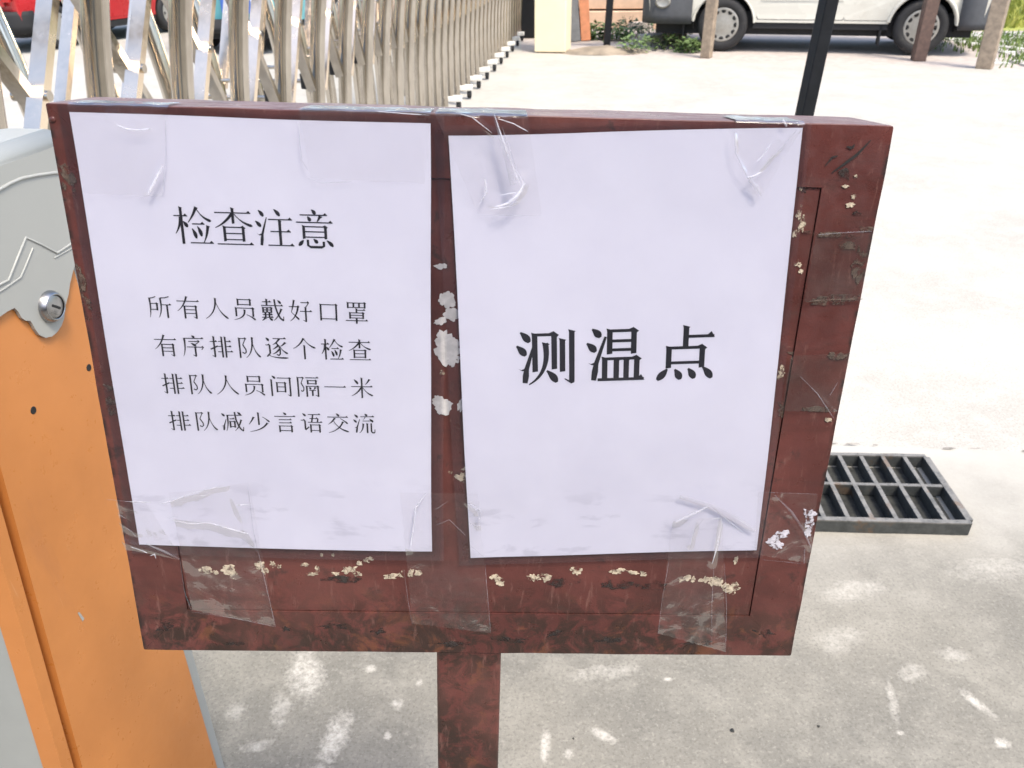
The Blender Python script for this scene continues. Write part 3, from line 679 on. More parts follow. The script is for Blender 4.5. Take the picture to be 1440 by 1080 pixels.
def tape(label, quad, lift, over=0., mat='tape', ridges=(), creases=(), amp=.0005, seed=0, name='tape_strip', rag=.0006):
    """quad: photo corners TL TR BR BL measured on the sign's face; over: how far it folds back across the top edge"""
    c = [Vector((*bp(x, y, lift), 0)) for x, y in quad]; mid = (c[0]+c[1]+c[2]+c[3])/4
    root = thing(name, label, 'tape', group='clear tape strips on the sign')
    place(root, BM @ Matrix.Translation((mid.x, mid.y, lift)))
    RD = [([Vector((*bp(x, y, lift), 0)) for x, y in pts], w*.00043, h) for pts, w, h in ridges]
    def hz(p):
        z = amp*(mnoise.noise(Vector((p.x*40+seed, p.y*40, seed)))+.6*mnoise.noise(Vector((p.x*110, p.y*110+seed, 3)))) + amp*.8
        for pts, w, h in RD:
            dm = min(((p-(a+(bq-a)*max(0, min(1, (p-a).dot(bq-a)/max(1e-9, (bq-a).length_squared))))).length) for a, bq in zip(pts, pts[1:]))
            z += h*math.exp(-(dm/w)**2)
        return z
    nx, ny = 30, 40; b = MB(); vs = []
    rows = ny+1
    if over:
        for k in range(7):
            for i in range(nx+1):
                s = i/nx; p = c[0].lerp(c[1], s); f = 1-k/6
                vs.append(Vector((p.x-mid.x, BH+.0009+.0006*mnoise.noise(Vector((p.x*90, k, seed))), -lift+.0012-over*f - (.004*mnoise.noise(Vector((p.x*60, 0, seed+k)))*f))))
        top = 7
    else: top = 0
    for v in vs[:]:
        v.y -= mid.y
    for j in range(ny+1):
        for i in range(nx+1):
            s, t = i/nx, j/ny
            A = c[0].lerp(c[1], s); 
            if over: A.y = BH-.0004
            p = A.lerp(c[3].lerp(c[2], s), t)
            e = rag*mnoise.noise(Vector((i*.7, j*.6, seed*3.7)))
            if i in (0, nx): p.x += e
            if j == ny: p.y += e*1.6
            p.x = max(-w2+.0012, min(w2-.0012, p.x)); vs.append(Vector((p.x-mid.x, p.y-mid.y, hz(p))))
    if over:
        tb_ = MB(); tb_.add(vs[:(nx+1)*7], [(j*(nx+1)+i, j*(nx+1)+i+1, (j+1)*(nx+1)+i+1, (j+1)*(nx+1)+i) for j in range(6) for i in range(nx)], True)
        tb_.build('folded_over_film', M['tape_glare'], root, fix=False)
        vs = vs[(nx+1)*6:]; top = 1
    nr = rows+top
    b.add(vs, [(j*(nx+1)+i, j*(nx+1)+i+1, (j+1)*(nx+1)+i+1, (j+1)*(nx+1)+i) for j in range(nr-1) for i in range(nx)], True)
    b.build('film', M[mat], root, fix=False)
    for pts, w, mt, nm in creases:
        cb = MB(); q = [Vector((*bp(x, y, lift), 0))-mid for x, y in pts]; q2 = [(v.x, v.y) for v in q]
        k = 4; ww = w
        if isinstance(w, (list, tuple)): ww = [w[i]+(w[i+1]-w[i])*j/k for i in range(len(w)-1) for j in range(k)]+[w[-1]]
        hh = max(hz(v+mid) for v in q)
        strip(cb, fine(q2, k), ww, hh+.0004); cb.build(nm, M[mt], root, fix=False)
    return root
C_, F_, E_ = ('crease', 'crease'), ('fold_shadow', 'folded_edge'), ('fold_shadow', 'film_edge')
tape('clear tape at the top left corner of the left sheet with a short bright crease', [(97, 158), (238, 163), (229, 276), (118, 272)], .0034, .020, seed=1,
    ridges=[([(158, 166), (178, 173), (215, 172)], 9, .0016), ([(212, 272), (231, 232)], 8, .0016)],
    creases=[([(168, 176), (180, 181), (196, 182.5), (214, 181)], 2.4, *C_), ([(210, 273), (221, 252), (230, 233)], 4.2, *C_), ([(234, 168), (234, 215), (229, 275)], 1.2, *E_), ([(192, 276), (225, 273)], 1.2, *E_)])
tape('clear tape over the top edge at the right half of the left sheet', [(421, 160), (606, 168), (597, 258), (437, 250)], .0034, .028, seed=2, amp=.0004,
    ridges=[([(421, 190), (424, 220), (434, 240)], 5, .0010)],
    creases=[([(421, 168), (423, 205), (426, 226), (434, 239)], 1.6, *E_), ([(433, 250), (452, 257), (495, 255)], 1.3, *E_), ([(528, 156), (560, 159), (604, 162)], 1.6, *C_)])
tape('crumpled clear tape over the top edge between the two sheets', [(612, 160), (742, 162), (762, 303), (672, 300)], .0038, .034, seed=3, amp=.0007,
    ridges=[([(697, 160), (712, 215), (724, 262)], 14, .0035), ([(690, 285), (722, 280), (740, 250)], 9, .0028), ([(655, 160), (695, 188)], 5, .0020)],
    creases=[([(694, 158), (705, 195), (713, 222), (722, 258)], [5, 9, 12, 16], *F_), ([(695, 160), (703, 184), (714, 215), (731, 258)], 2.0, *C_), ([(696, 289), (714, 284), (728, 272), (738, 254)], [2, 6, 6, 2], *C_), ([(692, 293), (712, 290.5), (730, 282)], 2.2, *C_),
             ([(640, 157), (664, 164), (692, 186)], 1.8, *C_), ([(700, 166), (722, 173), (742, 184)], 1.6, *C_), ([(682, 250), (684, 270), (676, 284)], [2, 4, 2], *C_), ([(706, 178), (722, 225), (737, 262)], 1.6, *F_), ([(735, 250), (734, 268), (704, 272)], [1, 2.5, 1], *C_), ([(675, 302), (760, 303)], 1.0, *E_)])  # thin grey strip right of the fold is its shadow, drawn as film
tape('clear tape drawn to a point at the top right corner of the right sheet', [(1036, 168), (1132, 172), (1070, 276), (1030, 222)], .0036, .030, seed=4, amp=.0006,
    ridges=[([(1031, 190), (1034, 222), (1050, 250)], 5, .0014), ([(1092, 196), (1064, 238)], 6, .0018), ([(1122, 180), (1072, 232)], 6, .0014)],
    creases=[([(1031, 185), (1033, 215), (1047, 244), (1066, 275)], 1.8, *E_), ([(1048, 249), (1059, 247), (1069, 241)], 3.2, *C_), ([(1083, 201), (1074, 215), (1064, 227)], 1.6, *C_), ([(1118, 182), (1098, 206), (1072, 234)], 1.6, *E_), ([(1052, 252), (1062, 262), (1069, 275)], [8, 10, 3], *F_), ([(1100, 168), (1106, 178)], 4, *C_)])
tape('wide wrinkled clear tape at the foot of the left sheet, reaching the lower rail', [(238, 692), (350, 678), (387, 880), (270, 858)], .0036, mat='tape', seed=5, amp=.0006,
    ridges=[([(229, 706), (271, 692), (318, 680)], 7, .0022), ([(243, 727), (300, 734), (345, 745)], 9, .0020), ([(330, 700), (356, 760)], 6, .0016)],
    creases=[([(229, 705.5), (248, 700), (271, 691), (314, 680)], 2.4, *C_), ([(278, 694), (290, 695), (297, 692)], 2.2, *C_), ([(334, 708), (351, 707)], 2.6, *C_), ([(244, 729), (268, 733), (300, 733), (330, 742), (352, 748)], 2.4, *C_), ([(340, 756), (352, 764), (363, 774)], 1.6, *F_), ([(236, 728), (247, 723.5), (252, 725)], 1.8, 'fold_shadow', 'folded_edge'), ([(349, 683), (356, 740), (362, 770)], 1.2, *E_), ([(363, 772), (374, 820), (388, 880)], 1.6, *E_), ([(270, 859), (330, 868), (387, 880)], 1.4, *E_), ([(254, 784), (260, 830), (270, 858)], 1.2, *E_)])
tape('grimy clear tape filling the gap below the two sheets, above the post', [(563, 692), (672, 694), (690, 890), (580, 876)], .0036, mat='tape', seed=6, amp=.0006,
    ridges=[([(657, 704), (675, 716), (672, 738)], 6, .0020), ([(590, 705), (576, 770)], 8, .0016)],
    creases=[([(657, 703), (667, 709), (676, 716), (673, 740)], [2, 5, 6, 2], *F_), ([(658, 731), (672, 739)], 1.8, *F_), ([(660, 765), (680, 782)], 1.2, *E_), ([(612, 716), (630, 704)], 1.8, *E_), ([(612, 738), (632, 730), (655, 752)], 1.4, *E_), ([(600, 690), (585, 712), (578, 765)], [1, 5, 2], *C_), ([(682, 792), (686, 840), (690, 888)], 1.2, *E_), ([(568, 800), (575, 850), (580, 876)], 1.2, *E_)])
tape('creased clear tape at the foot of the right sheet with a folded flap', [(946, 730), (1016, 728), (1020, 916), (925, 890)], .0036, seed=7, amp=.0006,
    ridges=[([(948, 730), (996, 706)], 8, .0026), ([(1008, 730), (1000, 790)], 6, .0018), ([(975, 735), (970, 765)], 6, .0016)],
    creases=[([(955, 697), (1000, 711), (1030, 727), (1060, 745)], [9, 13, 17, 12], *F_), ([(949, 731), (965, 723), (994, 709)], [6, 9, 4], *C_), ([(1003, 728), (1015, 727)], 3.5, *C_), ([(1014, 730), (1006, 770), (1000, 790)], [2, 4, 1], *C_), ([(988, 728), (976, 742), (970, 768)], [1, 3, 1], *F_), ([(1018, 790), (1021, 850), (1020, 915)], 1.5, *E_), ([(1003, 790), (1000, 850), (1000, 908)], 1.2, *E_), ([(940, 790), (931, 840), (925, 890)], 1.2, *E_), ([(1000, 711), (1022, 730), (1046, 748)], 1.5, *C_)])
tape('crossed clear tape on the right frame beside the foot of the right sheet', [(1066, 692), (1150, 694), (1137, 792), (1060, 778)], .0022, mat='tape', seed=8, amp=.0005,
    ridges=[([(1092, 696), (1120, 730), (1138, 766)], 8, .0014)],
    creases=[([(1088, 694), (1112, 718), (1128, 742), (1139, 768)], [2, 7, 7, 3], *E_), ([(1066, 691), (1148, 694)], 1.2, *E_), ([(1131, 770), (1130, 792)], 3, *E_), ([(1070, 786), (1128, 792)], 1.2, *E_)])
tape('crinkled clear tape on the left frame below the foot of the left sheet', [(162, 702), (206, 706), (256, 784), (172, 772)], .0030, mat='tape', seed=9, amp=.0010,
    ridges=[([(170, 758), (200, 768), (250, 782)], 7, .0022), ([(170, 734), (195, 748)], 6, .0014)],
    creases=[([(177, 704), (214, 705)], 2.0, *C_), ([(175, 737), (186, 743), (194, 752)], [2, 5, 2], *E_), ([(186, 765), (204, 771), (210, 774)], 2.2, *C_), ([(213, 779), (219, 777), (221, 783)], [1, 5, 1], *C_), ([(208, 762), (232, 772), (254, 783)], [4, 8, 4], *E_), ([(168, 722), (178, 728)], 3, *E_), ([(150, 701), (180, 704)], 1.2, *E_)])
tape('old clear tape stuck across the right frame beside the bold characters', [(1112, 500), (1202, 496), (1176, 578), (1098, 578)], .0018, mat='tape_dirty', seed=10, amp=.0005,
    ridges=[([(1125, 530), (1170, 578)], 5, .0012)], creases=[([(1124, 528), (1148, 552), (1172, 588)], 1.8, *E_), ([(1166, 556), (1178, 536)], 1.8, *E_)])
tape('old brown tape stuck across the right frame near its top', [(1148, 328), (1226, 326), (1210, 424), (1130, 424)], .0018, mat='tape_dirty', seed=12, amp=.0004,
    creases=[([(1132, 424), (1170, 421), (1212, 420)], 3.0, 'brownpatch', 'folded_edge'), ([(1150, 330), (1185, 327), (1226, 325)], 2.0, *E_)])

# ------------------------------------------------------------------ grey and orange gate motor cabinet at the left
CA = Vector((-.552, .95, 0)); CD = Vector((-.163, -.987, 0)).normalized(); CN = Vector((-CD.y, CD.x, 0))
def cp(px, py, off=0.):
    P = on_plane(px, py, CA + CN*off, CN); return ((P-CA).dot(CD), P.z)
F3 = lambda t, z, d: CA + CD*t + CN*d + Vector((0, 0, z))
cab = thing('gate_motor_cabinet', 'orange and grey gate motor cabinet with a lock, left of the sign', 'cabinet', (CA.x, CA.y, 0))
LOC = Matrix.Translation((-CA.x, -CA.y, 0))
def line2(p, q, z): return p[0] + (q[0]-p[0])*(z-p[1])/(q[1]-p[1])
fe = (cp(0, 702), cp(105, 1080)); ge = (cp(0, 770), cp(89, 1080)); re_ = (cp(0, 840), cp(72, 1080))
ZT = 1.10
tf = lambda z: line2(*fe, z); tg = lambda z: line2(*ge, z); tr = lambda z: line2(*re_, z)
b = MB(); b.prism([(-.007, .10), (tf(.10), .10), (tf(ZT), ZT), (-.007, ZT)], -.006, .012, F3)
b.build('side_panel', M['orange'], cab, M=LOC)
b = MB(); b.prism([(tg(.10), .10), (tr(.10), .10), (tr(ZT), ZT), (tg(ZT), ZT)], -.012, .016, F3)
b.build('edge_rim', M['orange'], cab, M=LOC)
b = MB(); b.prism([(tf(.10)-.004, .10), (tg(.10)+.004, .10), (tg(ZT)+.004, ZT), (tf(ZT)-.004, ZT)], -.012, -.004, F3)
b.build('door_groove', M['orange'], cab, M=LOC)
tR = cp(316, 1080, -.0115)[0]
b = MB(); b.prism([(tR, .0), (tr(0)-.004, .0), (tr(ZT)-.004, ZT-.002), (tR, ZT-.002)], -.33, -.0115, F3)
b.build('cabinet_body', M['grey_dark'], cab, M=LOC)
for px, py, r in ((47, 577, .0042), (125, 517, .0042)):
    t, z = cp(px, py, .012); b = MB(); b.lathe([(r*1.15, -.0002), (r, .0004), (r*.85, .0003), (.0001, .0002)], lambda x, y, h: F3(t+x, z+y, .0122+h), 12)
    b.build('screw_hole', M['dark'], cab, M=LOC)
t, z = cp(114, 866, .012); b = MB(); b.add([F3(t-.003, z-.008, .0124), F3(t+.001, z-.009, .0124), F3(t+.004, z+.009, .0124), F3(t+.001, z+.008, .0124)], [(0, 1, 2, 3)])
b.build('paint_scratch', M['grey'], cab, M=LOC)
# lid with a scalloped skirt
low = [cp(x, y, .016) for x, y in ((112, 350), (107, 366), (102, 383), (98, 399), (96, 414), (91, 432), (90, 447), (86, 458), (80, 467), (73, 473), (64, 475), (55, 471), (49, 463), (45, 455), (42, 451), (36, 451), (30, 447), (25, 438), (20, 433), (10, 438), (0, 445))]
tb = low[-1][0]
low = [(-.045, low[0][1]+.005)] + low + [(tb+.03, low[-1][1]-.002), (tb+.06, low[-1][1]+.004), (tb+.14, low[-1][1]+.0)]
zt = cp(40, 219, .016)[1]; tmax = low[-1][0]
lid = MB(); lid.prism(low + [(tmax, zt), (-.045, zt)], .0125, .0165, F3)
n = 10; sec = [(.0165-.022+.022*math.cos(R(90*k/n)), zt+.016*math.sin(R(90*k/n))) for k in range(n+1)] + [(-.05, zt+.016), (-.10, zt+.010), (-.345, zt-.10), (-.36, zt-.16)]
for i in range(len(sec)-1):
    (d0, z0), (d1, z1) = sec[i], sec[i+1]
    lid.add([F3(-.045, z0, d0), F3(tmax, z0, d0), F3(tmax, z1, d1), F3(-.045, z1, d1)], [(0, 1, 2, 3)], i < n)
for tt in (-.045, tmax):
    lid.add([F3(tt, z, d) for d, z in sec] + [F3(tt, zt-.16, .0165)], [tuple(range(len(sec)+1))])
lid_o = lid.build('lid', M['grey'], cab, M=LOC)
bm = bmesh.new(); bm.from_mesh(lid_o.data); bmesh.ops.remove_doubles(bm, verts=bm.verts[:], dist=.0004); bmesh.ops.recalc_face_normals(bm, faces=bm.faces[:]); bm.to_mesh(lid_o.data); bm.free()
def mould(pxs, r, name='lid_moulding'):
    q = [F3(*cp(x, y, .0165), .0165) for x, y in pxs]; b = MB(); b.tube(q, r, 8); b.build(name, M['grey'], cab, M=LOC)
mould([(-40, 292), (0, 266), (14, 258), (30, 251), (52, 246.5), (74, 243.5), (100, 242)], .0020)
mould([(-30, 418), (0, 400), (12, 394), (24, 364), (36, 334), (58, 344), (80, 356), (97, 345), (112, 334)], .0015)
mould([(-24, 424), (6, 406), (29, 390), (38, 369), (46, 349)], .0012)
mould([(76, 363), (96, 352), (112, 342)], .0010)
lt, lz = cp(70, 431, .0165); FL = lambda x, y, h: F3(lt+x, lz+y, .0165+h)
b = MB(); b.lathe([(.0192, -.001), (.0192, .003), (.0165, .008), (.0150, .0095), (.0140, .0085)], FL, 40)
lock = b.build('lock', M['lock'], cab, M=LOC)
b = MB(); b.lathe([(.0141, .0070), (.0120, .0082), (.0001, .0084)], FL, 36); b.build('lock_barrel', M['lock'], lock, M=LOC)
b = MB(); b.prism(arc_rect(-.0075, -.0016, .0075, .0016, .0012), .0078, .0088, lambda a, c, d: FL(a*.8-c*.6, a*.6+c*.8, d)); b.build('keyhole', M['dark'], lock, M=LOC)

# ------------------------------------------------------------------ folding stainless gate
GP = Vector((-.348, 8.808, 0)); GD = Vector((.126, .992, 0)).normalized(); GNn = Vector((GD.y, -GD.x, 0))
gate = thing('folding_gate', 'long stainless steel folding gate behind the sign', 'gate', GP)
def GL3(nv, s, z): return GNn*nv + GD*s + Vector((0, 0, z))
SS = [-7.35, -6.88, -6.41, -5.92, -5.45, -4.98, -4.51, -4.05, -3.61, -3.21, -2.83, -2.49, -2.16, -1.84, -1.53]
while SS[-1] < 4.5: SS.append(SS[-1]+.30)
prof = [(-.07, .07)] + [(.13*((z-.3)/1.1)**2-.068, z) for z in (.3, .55, .8, 1.0, 1.2, 1.4)] + [(.075, 1.55), (.02, 1.69), (-.13, 1.77), (-.31, 1.79)]
prof = prof + [(-.62-a, z) for a, z in prof[-2::-1]]
def smoothp(p, k=3):
    o = []
    for i in range(len(p)-1):
        p0 = p[max(0, i-1)]; p1 = p[i]; p2 = p[i+1]; p3 = p[min(len(p)-1, i+2)]
        for j in range(k):
            t = j/k
            o.append(tuple(.5*(2*b_+(c_-a_)*t+(2*a_-5*b_+4*c_-d_)*t*t+(-a_+3*b_-3*c_+d_)*t**3) for a_, b_, c_, d_ in zip(p0, p1, p2, p3)))
    return o+[p[-1]]
arch = None; rod = None; foot = None; sl = None
for i, s in enumerate(SS):
    if arch is None:
        b = MB(); b.tube([GL3(a, 0, z) for a, z in smoothp(prof)], .037, 16, 1.0); arch = b.build('tube_arch', M['steel'], gate); o = arch
        b = MB(); b.tube([GL3(-.02, .0, .80), GL3(-.60, .0, .80)], .010, 8); rod = b.build('cross_rod', M['steel'], gate); r_ = rod
        b = MB(); b.tube([GL3(-.10, 0, .765), GL3(-.10, 0, .835)], .03, 10); sl = b.build('slide_bush', M['rubber'], gate); q_ = sl
    else:
        o = arch.copy(); COL.objects.link(o); r_ = rod.copy(); COL.objects.link(r_); q_ = sl.copy(); COL.objects.link(q_)
    o.location = GD*s; r_.location = GD*s; q_.location = GD*s
    if i % 2 == 0:
        if foot is None:
            b = MB(); b.box(-.09, -.045, .075, .035, .045, .125, None, .008)
            foot = b.build('foot_cap', M['whitecap'], gate); b = MB(); b.lathe([(.0001, -.018), (.036, -.018), (.04, -.012), (.04, .012), (.036, .018), (.0001, .018)], lambda x, y, h: Vector((h+.005, x, y+.04)), 18)
            b.build('castor', M['rubber'], foot); f0 = foot
        else: f0 = copy_tree(foot, gate)
        f0.location = GD*s; f0.rotation_euler = (0, 0, math.atan2(GD.y, GD.x)-math.pi/2)
        if i == 0: rear = None
for i in range(len(SS)-1):
    a, c = SS[i]+.02, SS[i+1]-.02
    for (z0, z1, nv, nm) in ((.76, 1.42, -.03, 'cross_link'), (1.42, .76, -.065, 'cross_link'), (.76, 1.42, -.56, 'rear_link')):
        b = MB(); b.bar(GL3(nv, a, z0), GL3(nv, c, z1), .028, .046, GNn); b.build(nm, M['link' if z1 > z0 else 'steel'], gate)  # rising links take the sky-brightened steel, falling ones the plain steel
    b = MB(); b.tube([GL3(.002, (a+c)/2, 1.09), GL3(-.10, (a+c)/2, 1.09)], .014, 12); b.build('pivot_bolt', M['steel'], gate)

# dark end post behind the gate, cream pillar
b = MB(); b.box(-.16, -.1, 0, .16, .1, 1.9, None, .01)
dp = thing('gate_end_post', 'dark steel post where the folding gate ends, left of the cream pillar', 'post', (.33, 13.75, 0)); b.build('post_box', M['black_metal'], dp)
b = MB(); b.box(-.17, -.12, 1.9, .17, .12, 1.93, None, .006); b.build('post_cap', M['black_metal'], dp)
pil = thing('gate_pillar', 'cream painted gate pillar at the far end of the folding gate', 'pillar', (.62, 12.08, 0), (0, 0, R(-14)))
b = MB(); b.box(-.215, -.20, 0, .215, .22, 2.3, None, .012); b.build('shaft', M['cream'], pil)
b = MB(); b.box(-.27, -.26, 2.3, .27, .28, 2.42, None, .015); b.build('cap', M['cream'], pil)

# ------------------------------------------------------------------ vehicles
def frame2(p, u):
    u = Vector((u[0], u[1], 0)).normalized(); return Matrix(((u.x, -u.y, 0, p[0]), (u.y, u.x, 0, p[1]), (0, 0, 1, 0), (0, 0, 0, 1)))
def arch_pts(cx, cz, r, zlo, n=12):
    a0 = math.asin(max(-1, min(1, (zlo-cz)/r))); return [(cx+r*math.cos(a), cz+r*math.sin(a)) for a in (math.pi-a0-(math.pi-2*a0)*k/n for k in range(n+1))]
def wheel(parent, x, y, r, w, out, hub, holes):
    """out = -1 when the outer face looks to -y"""
    f = lambda a, c, h: Vector((x+a, y+out*h, r+c)); b = MB()
    b.lathe([(r*.62, -w/2), (r*.9, -w/2), (r*.985, -w*.36), (r, -w*.2), (r, w*.2), (r*.985, w*.36), (r*.9, w/2), (r*.66, w/2), (r*.63, w*.40)], f, 40)
    t = b.build('wheel', M['tyre'], parent)
    b = MB(); b.lathe([(r*.66, w*.36), (r*.645, w*.47), (r*.60, w*.50), (r*.50, w*.44), (r*.30, w*.49), (r*.12, w*.52), (.0001, w*.53)], f, 40); h = b.build('hubcap', hub, t)
    b = MB()
    for k in range(holes):
        a = 2*math.pi*k/holes; cx, cz = r*.53*math.cos(a), r*.53*math.sin(a)
        b.lathe([(r*.095, w*.455), (r*.085, w*.475), (.0001, w*.477)], lambda p, q, hh: f(cx+p, cz+q, hh), 10)
    b.build('hub_holes', M['dark'], h); return t
def vehicle(name, label, cat, P, u, paint, wb, r, W, upper, rear, front, lowz, hubm, holes=12, bumper='bumper_grey', bz=(.30, .72), van=False, group=None, gatepaint=None):
    Mx = frame2(P, u); root = thing(name, label, cat, group=group); place(root, Mx)
    ra = r*1.2; oy = .03
    lower = [(front-.06, lowz+.08), (wb+ra+.02, lowz)] + arch_pts(wb, r, ra, lowz)[::-1] + arch_pts(0, r, ra, lowz)[::-1] + [(rear+.06, lowz+.10)]
    out = lower + upper
    yn = lambda z: oy + max(0, z-.95)*.13
    n = len(out); b = MB()
    secs = []
    for y_, ins, f in ((0, .022, 0), (.02, .004, 0), (.07, 0, 0), (W-.07, 0, 1), (W-.02, .004, 1), (W, .022, 1)):
        row = []
        cx, cz = (rear+front)/2, .9
        for x, z in out:
            k = ins*1.0; xx = x + (cx-x)/abs(cx-x+1e-6)*k*.6; zz = z - k*(1 if z > 1.2 else 0)
            off = max(0, z-.95)*.13
            row.append(Vector((xx, oy+y_+off if f == 0 else oy+y_-off, zz)))
        secs.append(row)
    vs = [v for row in secs for v in row]
    fs = [(i*n+k, i*n+(k+1) % n, (i+1)*n+(k+1) % n, (i+1)*n+k) for i in range(5) for k in range(n)] + [tuple(range(n)), tuple(range(5*n, 6*n))]
    b.add(vs, fs); b.build('body', paint, root)
    b = MB(); b.box(rear+.15, .16, r*.62, front-.15, W-.1, lowz+.12); b.box(ra, .05, lowz-.075, wb-ra, .14, lowz+.01); b.build('underbody', M['rubber'], root)
    for y_, out_ in ((oy+.09, -1), (W-.06, 1)):
        for x in (0, wb): wheel(root, x, y_, r, .185, out_, hubm, holes)
    # wells
    for x in (0, wb):
        b = MB(); q = [(x+ra*.99*math.cos(a), r+ra*.99*math.sin(a)) for a in (R(-8+196*k/14) for k in range(15))]
        b.add([Vector((a, y, c)) for y in (.04, .34) for a, c in q], [(k, k+1, 16+k, 15+k) for k in range(14)] + [tuple(range(15, 30))])
        b.build('wheel_well', M['rubber'], root)
    # bumpers wrap round the corners
    for nm, xe, s, xin in (('rear_bumper', rear, -1, -ra-.02), ('front_bumper', front, 1, wb+ra+.02)):
        pl = [(xin, -.005), (xe-s*.16, -.012), (xe-s*.03, .05), (xe+s*.05, .20), (xe+s*.07, W*.5), (xe+s*.05, W-.14), (xe-s*.03, W+.01), (xe-s*.16, W+.07), (xin, W+.065)]
        zz = [(bz[0]+.03, .97), (bz[0], 1.), (bz[0]+.08, 1.), (bz[1]-.05, 1.), (bz[1], .985)] if s > 0 else [(bz[0]+.05, .97), (bz[0]+.03, 1.), (bz[0]+.14, 1.), (bz[1]-.04, 1.), (bz[1]+.02, .98)]
        b = MB(); m = len(pl); vs = []
        for z, k in zz:
            for x, y in pl: vs.append(Vector((xin+(x-xin)*k, W/2+(y-W/2)*k, z)))
        b.add(vs, [(i*m+k, i*m+(k+1) % m, (i+1)*m+(k+1) % m, (i+1)*m+k) for i in range(len(zz)-1) for k in range(m)] + [tuple(range(m)), tuple(range((len(zz)-1)*m, len(zz)*m))], True)
        b.build(nm, M[bumper], root)
    return root
def side_panel(root, name, poly, m, off=-.004, y0=.03):
    b = MB(); b.prism(poly, off, .01, lambda x, z, d: Vector((x, y0+max(0, z-.95)*.13+d, z))); return b.build(name, m, root)
def end_panel(root, name, x, y0, y1, z0, z1, s, m, th=.012, parent=None):
    b = MB(); b.box(min(x, x+s*th), y0, z0, max(x, x+s*th), y1, z1, None, .004); return b.build(name, m, parent or root)

VANUP = [(-1.02, .80), (-1.04, 1.2), (-.98, 1.85), (-.86, 1.97), (.6, 2.02), (1.9, 1.98), (2.15, 1.9), (2.85, 1.16), (3.1, 1.0), (3.2, .8)]
van = vehicle('parked_van', 'white van with grey bumpers parked beyond the wooden posts', 'van', (2.85, 11.77), (2.35, -.66), M['van_white'], 2.44, .325, 1.64, VANUP, -1.04, 3.2, .36, M['hub'])
def gap(poly, grow=.007):
    cx = sum(p[0] for p in poly)/len(poly); cz = sum(p[1] for p in poly)/len(poly)
    q = [(x+(grow if x > cx else -grow), z+(grow if z > cz else -grow)) for x, z in poly]
    side_panel(van, 'door_seal', q, M['rubber'], -.0012)
gap(arc_rect(.43, .40, 1.50, 1.60, .03)); gap([(1.52, .40), (2.06, .40), (2.10, .55), (2.20, .70), (2.34, .78), (2.34, 1.62), (1.52, 1.62)])
for z0 in (.62, .66): side_panel(van, 'side_crease', arc_rect(.46, z0, 1.47, z0+.008, .002), M['van_white'], -.007)
b = MB(); b.box(.44, .022, .865, 1.46, .03, .88, None, .002); b.build('door_rail', M['bumper_grey'], van)
dl = lambda x0, x1: arc_rect(x0, .40, x1, 1.62, .03)
d = side_panel(van, 'sliding_door', arc_rect(.43, .40, 1.50, 1.60, .03), M['van_white'])
b = MB(); b.box(1.34, .006, .98, 1.46, .03, 1.02, None, .004); b.build('handle', M['bumper_grey'], d)
d = side_panel(van, 'front_door', [(1.52, .40), (2.06, .40), (2.10, .55), (2.20, .70), (2.34, .78), (2.34, 1.62), (1.52, 1.62)], M['van_white'])
b = MB(); b.box(1.56, .006, .98, 1.68, .03, 1.02, None, .004); b.build('handle', M['bumper_grey'], d)
for x0, x1 in ((-.85, .30), (.5, 1.44), (1.6, 2.2)):
    b = MB(); b.prism(arc_rect(x0, 1.14, x1, 1.58, .05), -.010, .012, lambda x, z, d: Vector((x, .03+(z-.95)*.13+d, z))); b.build('window', M['glass'], van)
b = MB(); q = [Vector((2.44+.405*math.cos(R(a)), .018, .325+.405*math.sin(R(a)))) for a in range(4, 177, 8)]; b.tube(q, .022, 8); b.build('wheel_arch', M['van_white'], van)
b = MB(); q = [Vector((.40*math.cos(R(a)), .026, .325+.40*math.sin(R(a)))) for a in range(4, 177, 8)]; b.tube(q, .012, 8); b.build('wheel_arch', M['van_white'], van)
b = MB(); b.box(1.96, .05, .10, 1.985, .25, .42); b.build('mud_flap', M['rubber'], van)
b = MB(); b.box(-.52, .06, .12, -.50, .30, .40); b.build('mud_flap', M['rubber'], van)
b = MB(); b.tube([(-.62, .5, .30), (-.66, .42, .24), (-.74, .36, .16)], .022, 10); b.build('exhaust_pipe', M['hub'], van)
b = MB(); b.add([(2.86, .25, 1.2), (2.86, 1.45, 1.2), (2.22, 1.36, 1.86), (2.22, .34, 1.86)], [(0, 1, 2, 3)]); b.build('windscreen', M['glass'], van, M=Matrix.Translation((.02, 0, .02)))
for y in (.12, 1.30): end_panel(van, 'headlight', 3.14, y, y+.24, .80, .96, 1, M['lamp'], .07)
for y in (.07, 1.48): end_panel(van, 'tail_light', -1.03, y, y+.12, .85, 1.25, -1, M['lamp_red'], .03)
end_panel(van, 'rear_door', -1.032, .22, 1.46, .84, 1.05, -1, M['van_white'], .014)
b = MB(); b.lathe([(.0001, .0), (.07, .0), (.08, -.02), (.06, -.03)], lambda x, y, h: Vector((-.80+x*1.3, -.016+h*.5, .60+y)), 20); b.build('fog_lamp', M['hub'], van)

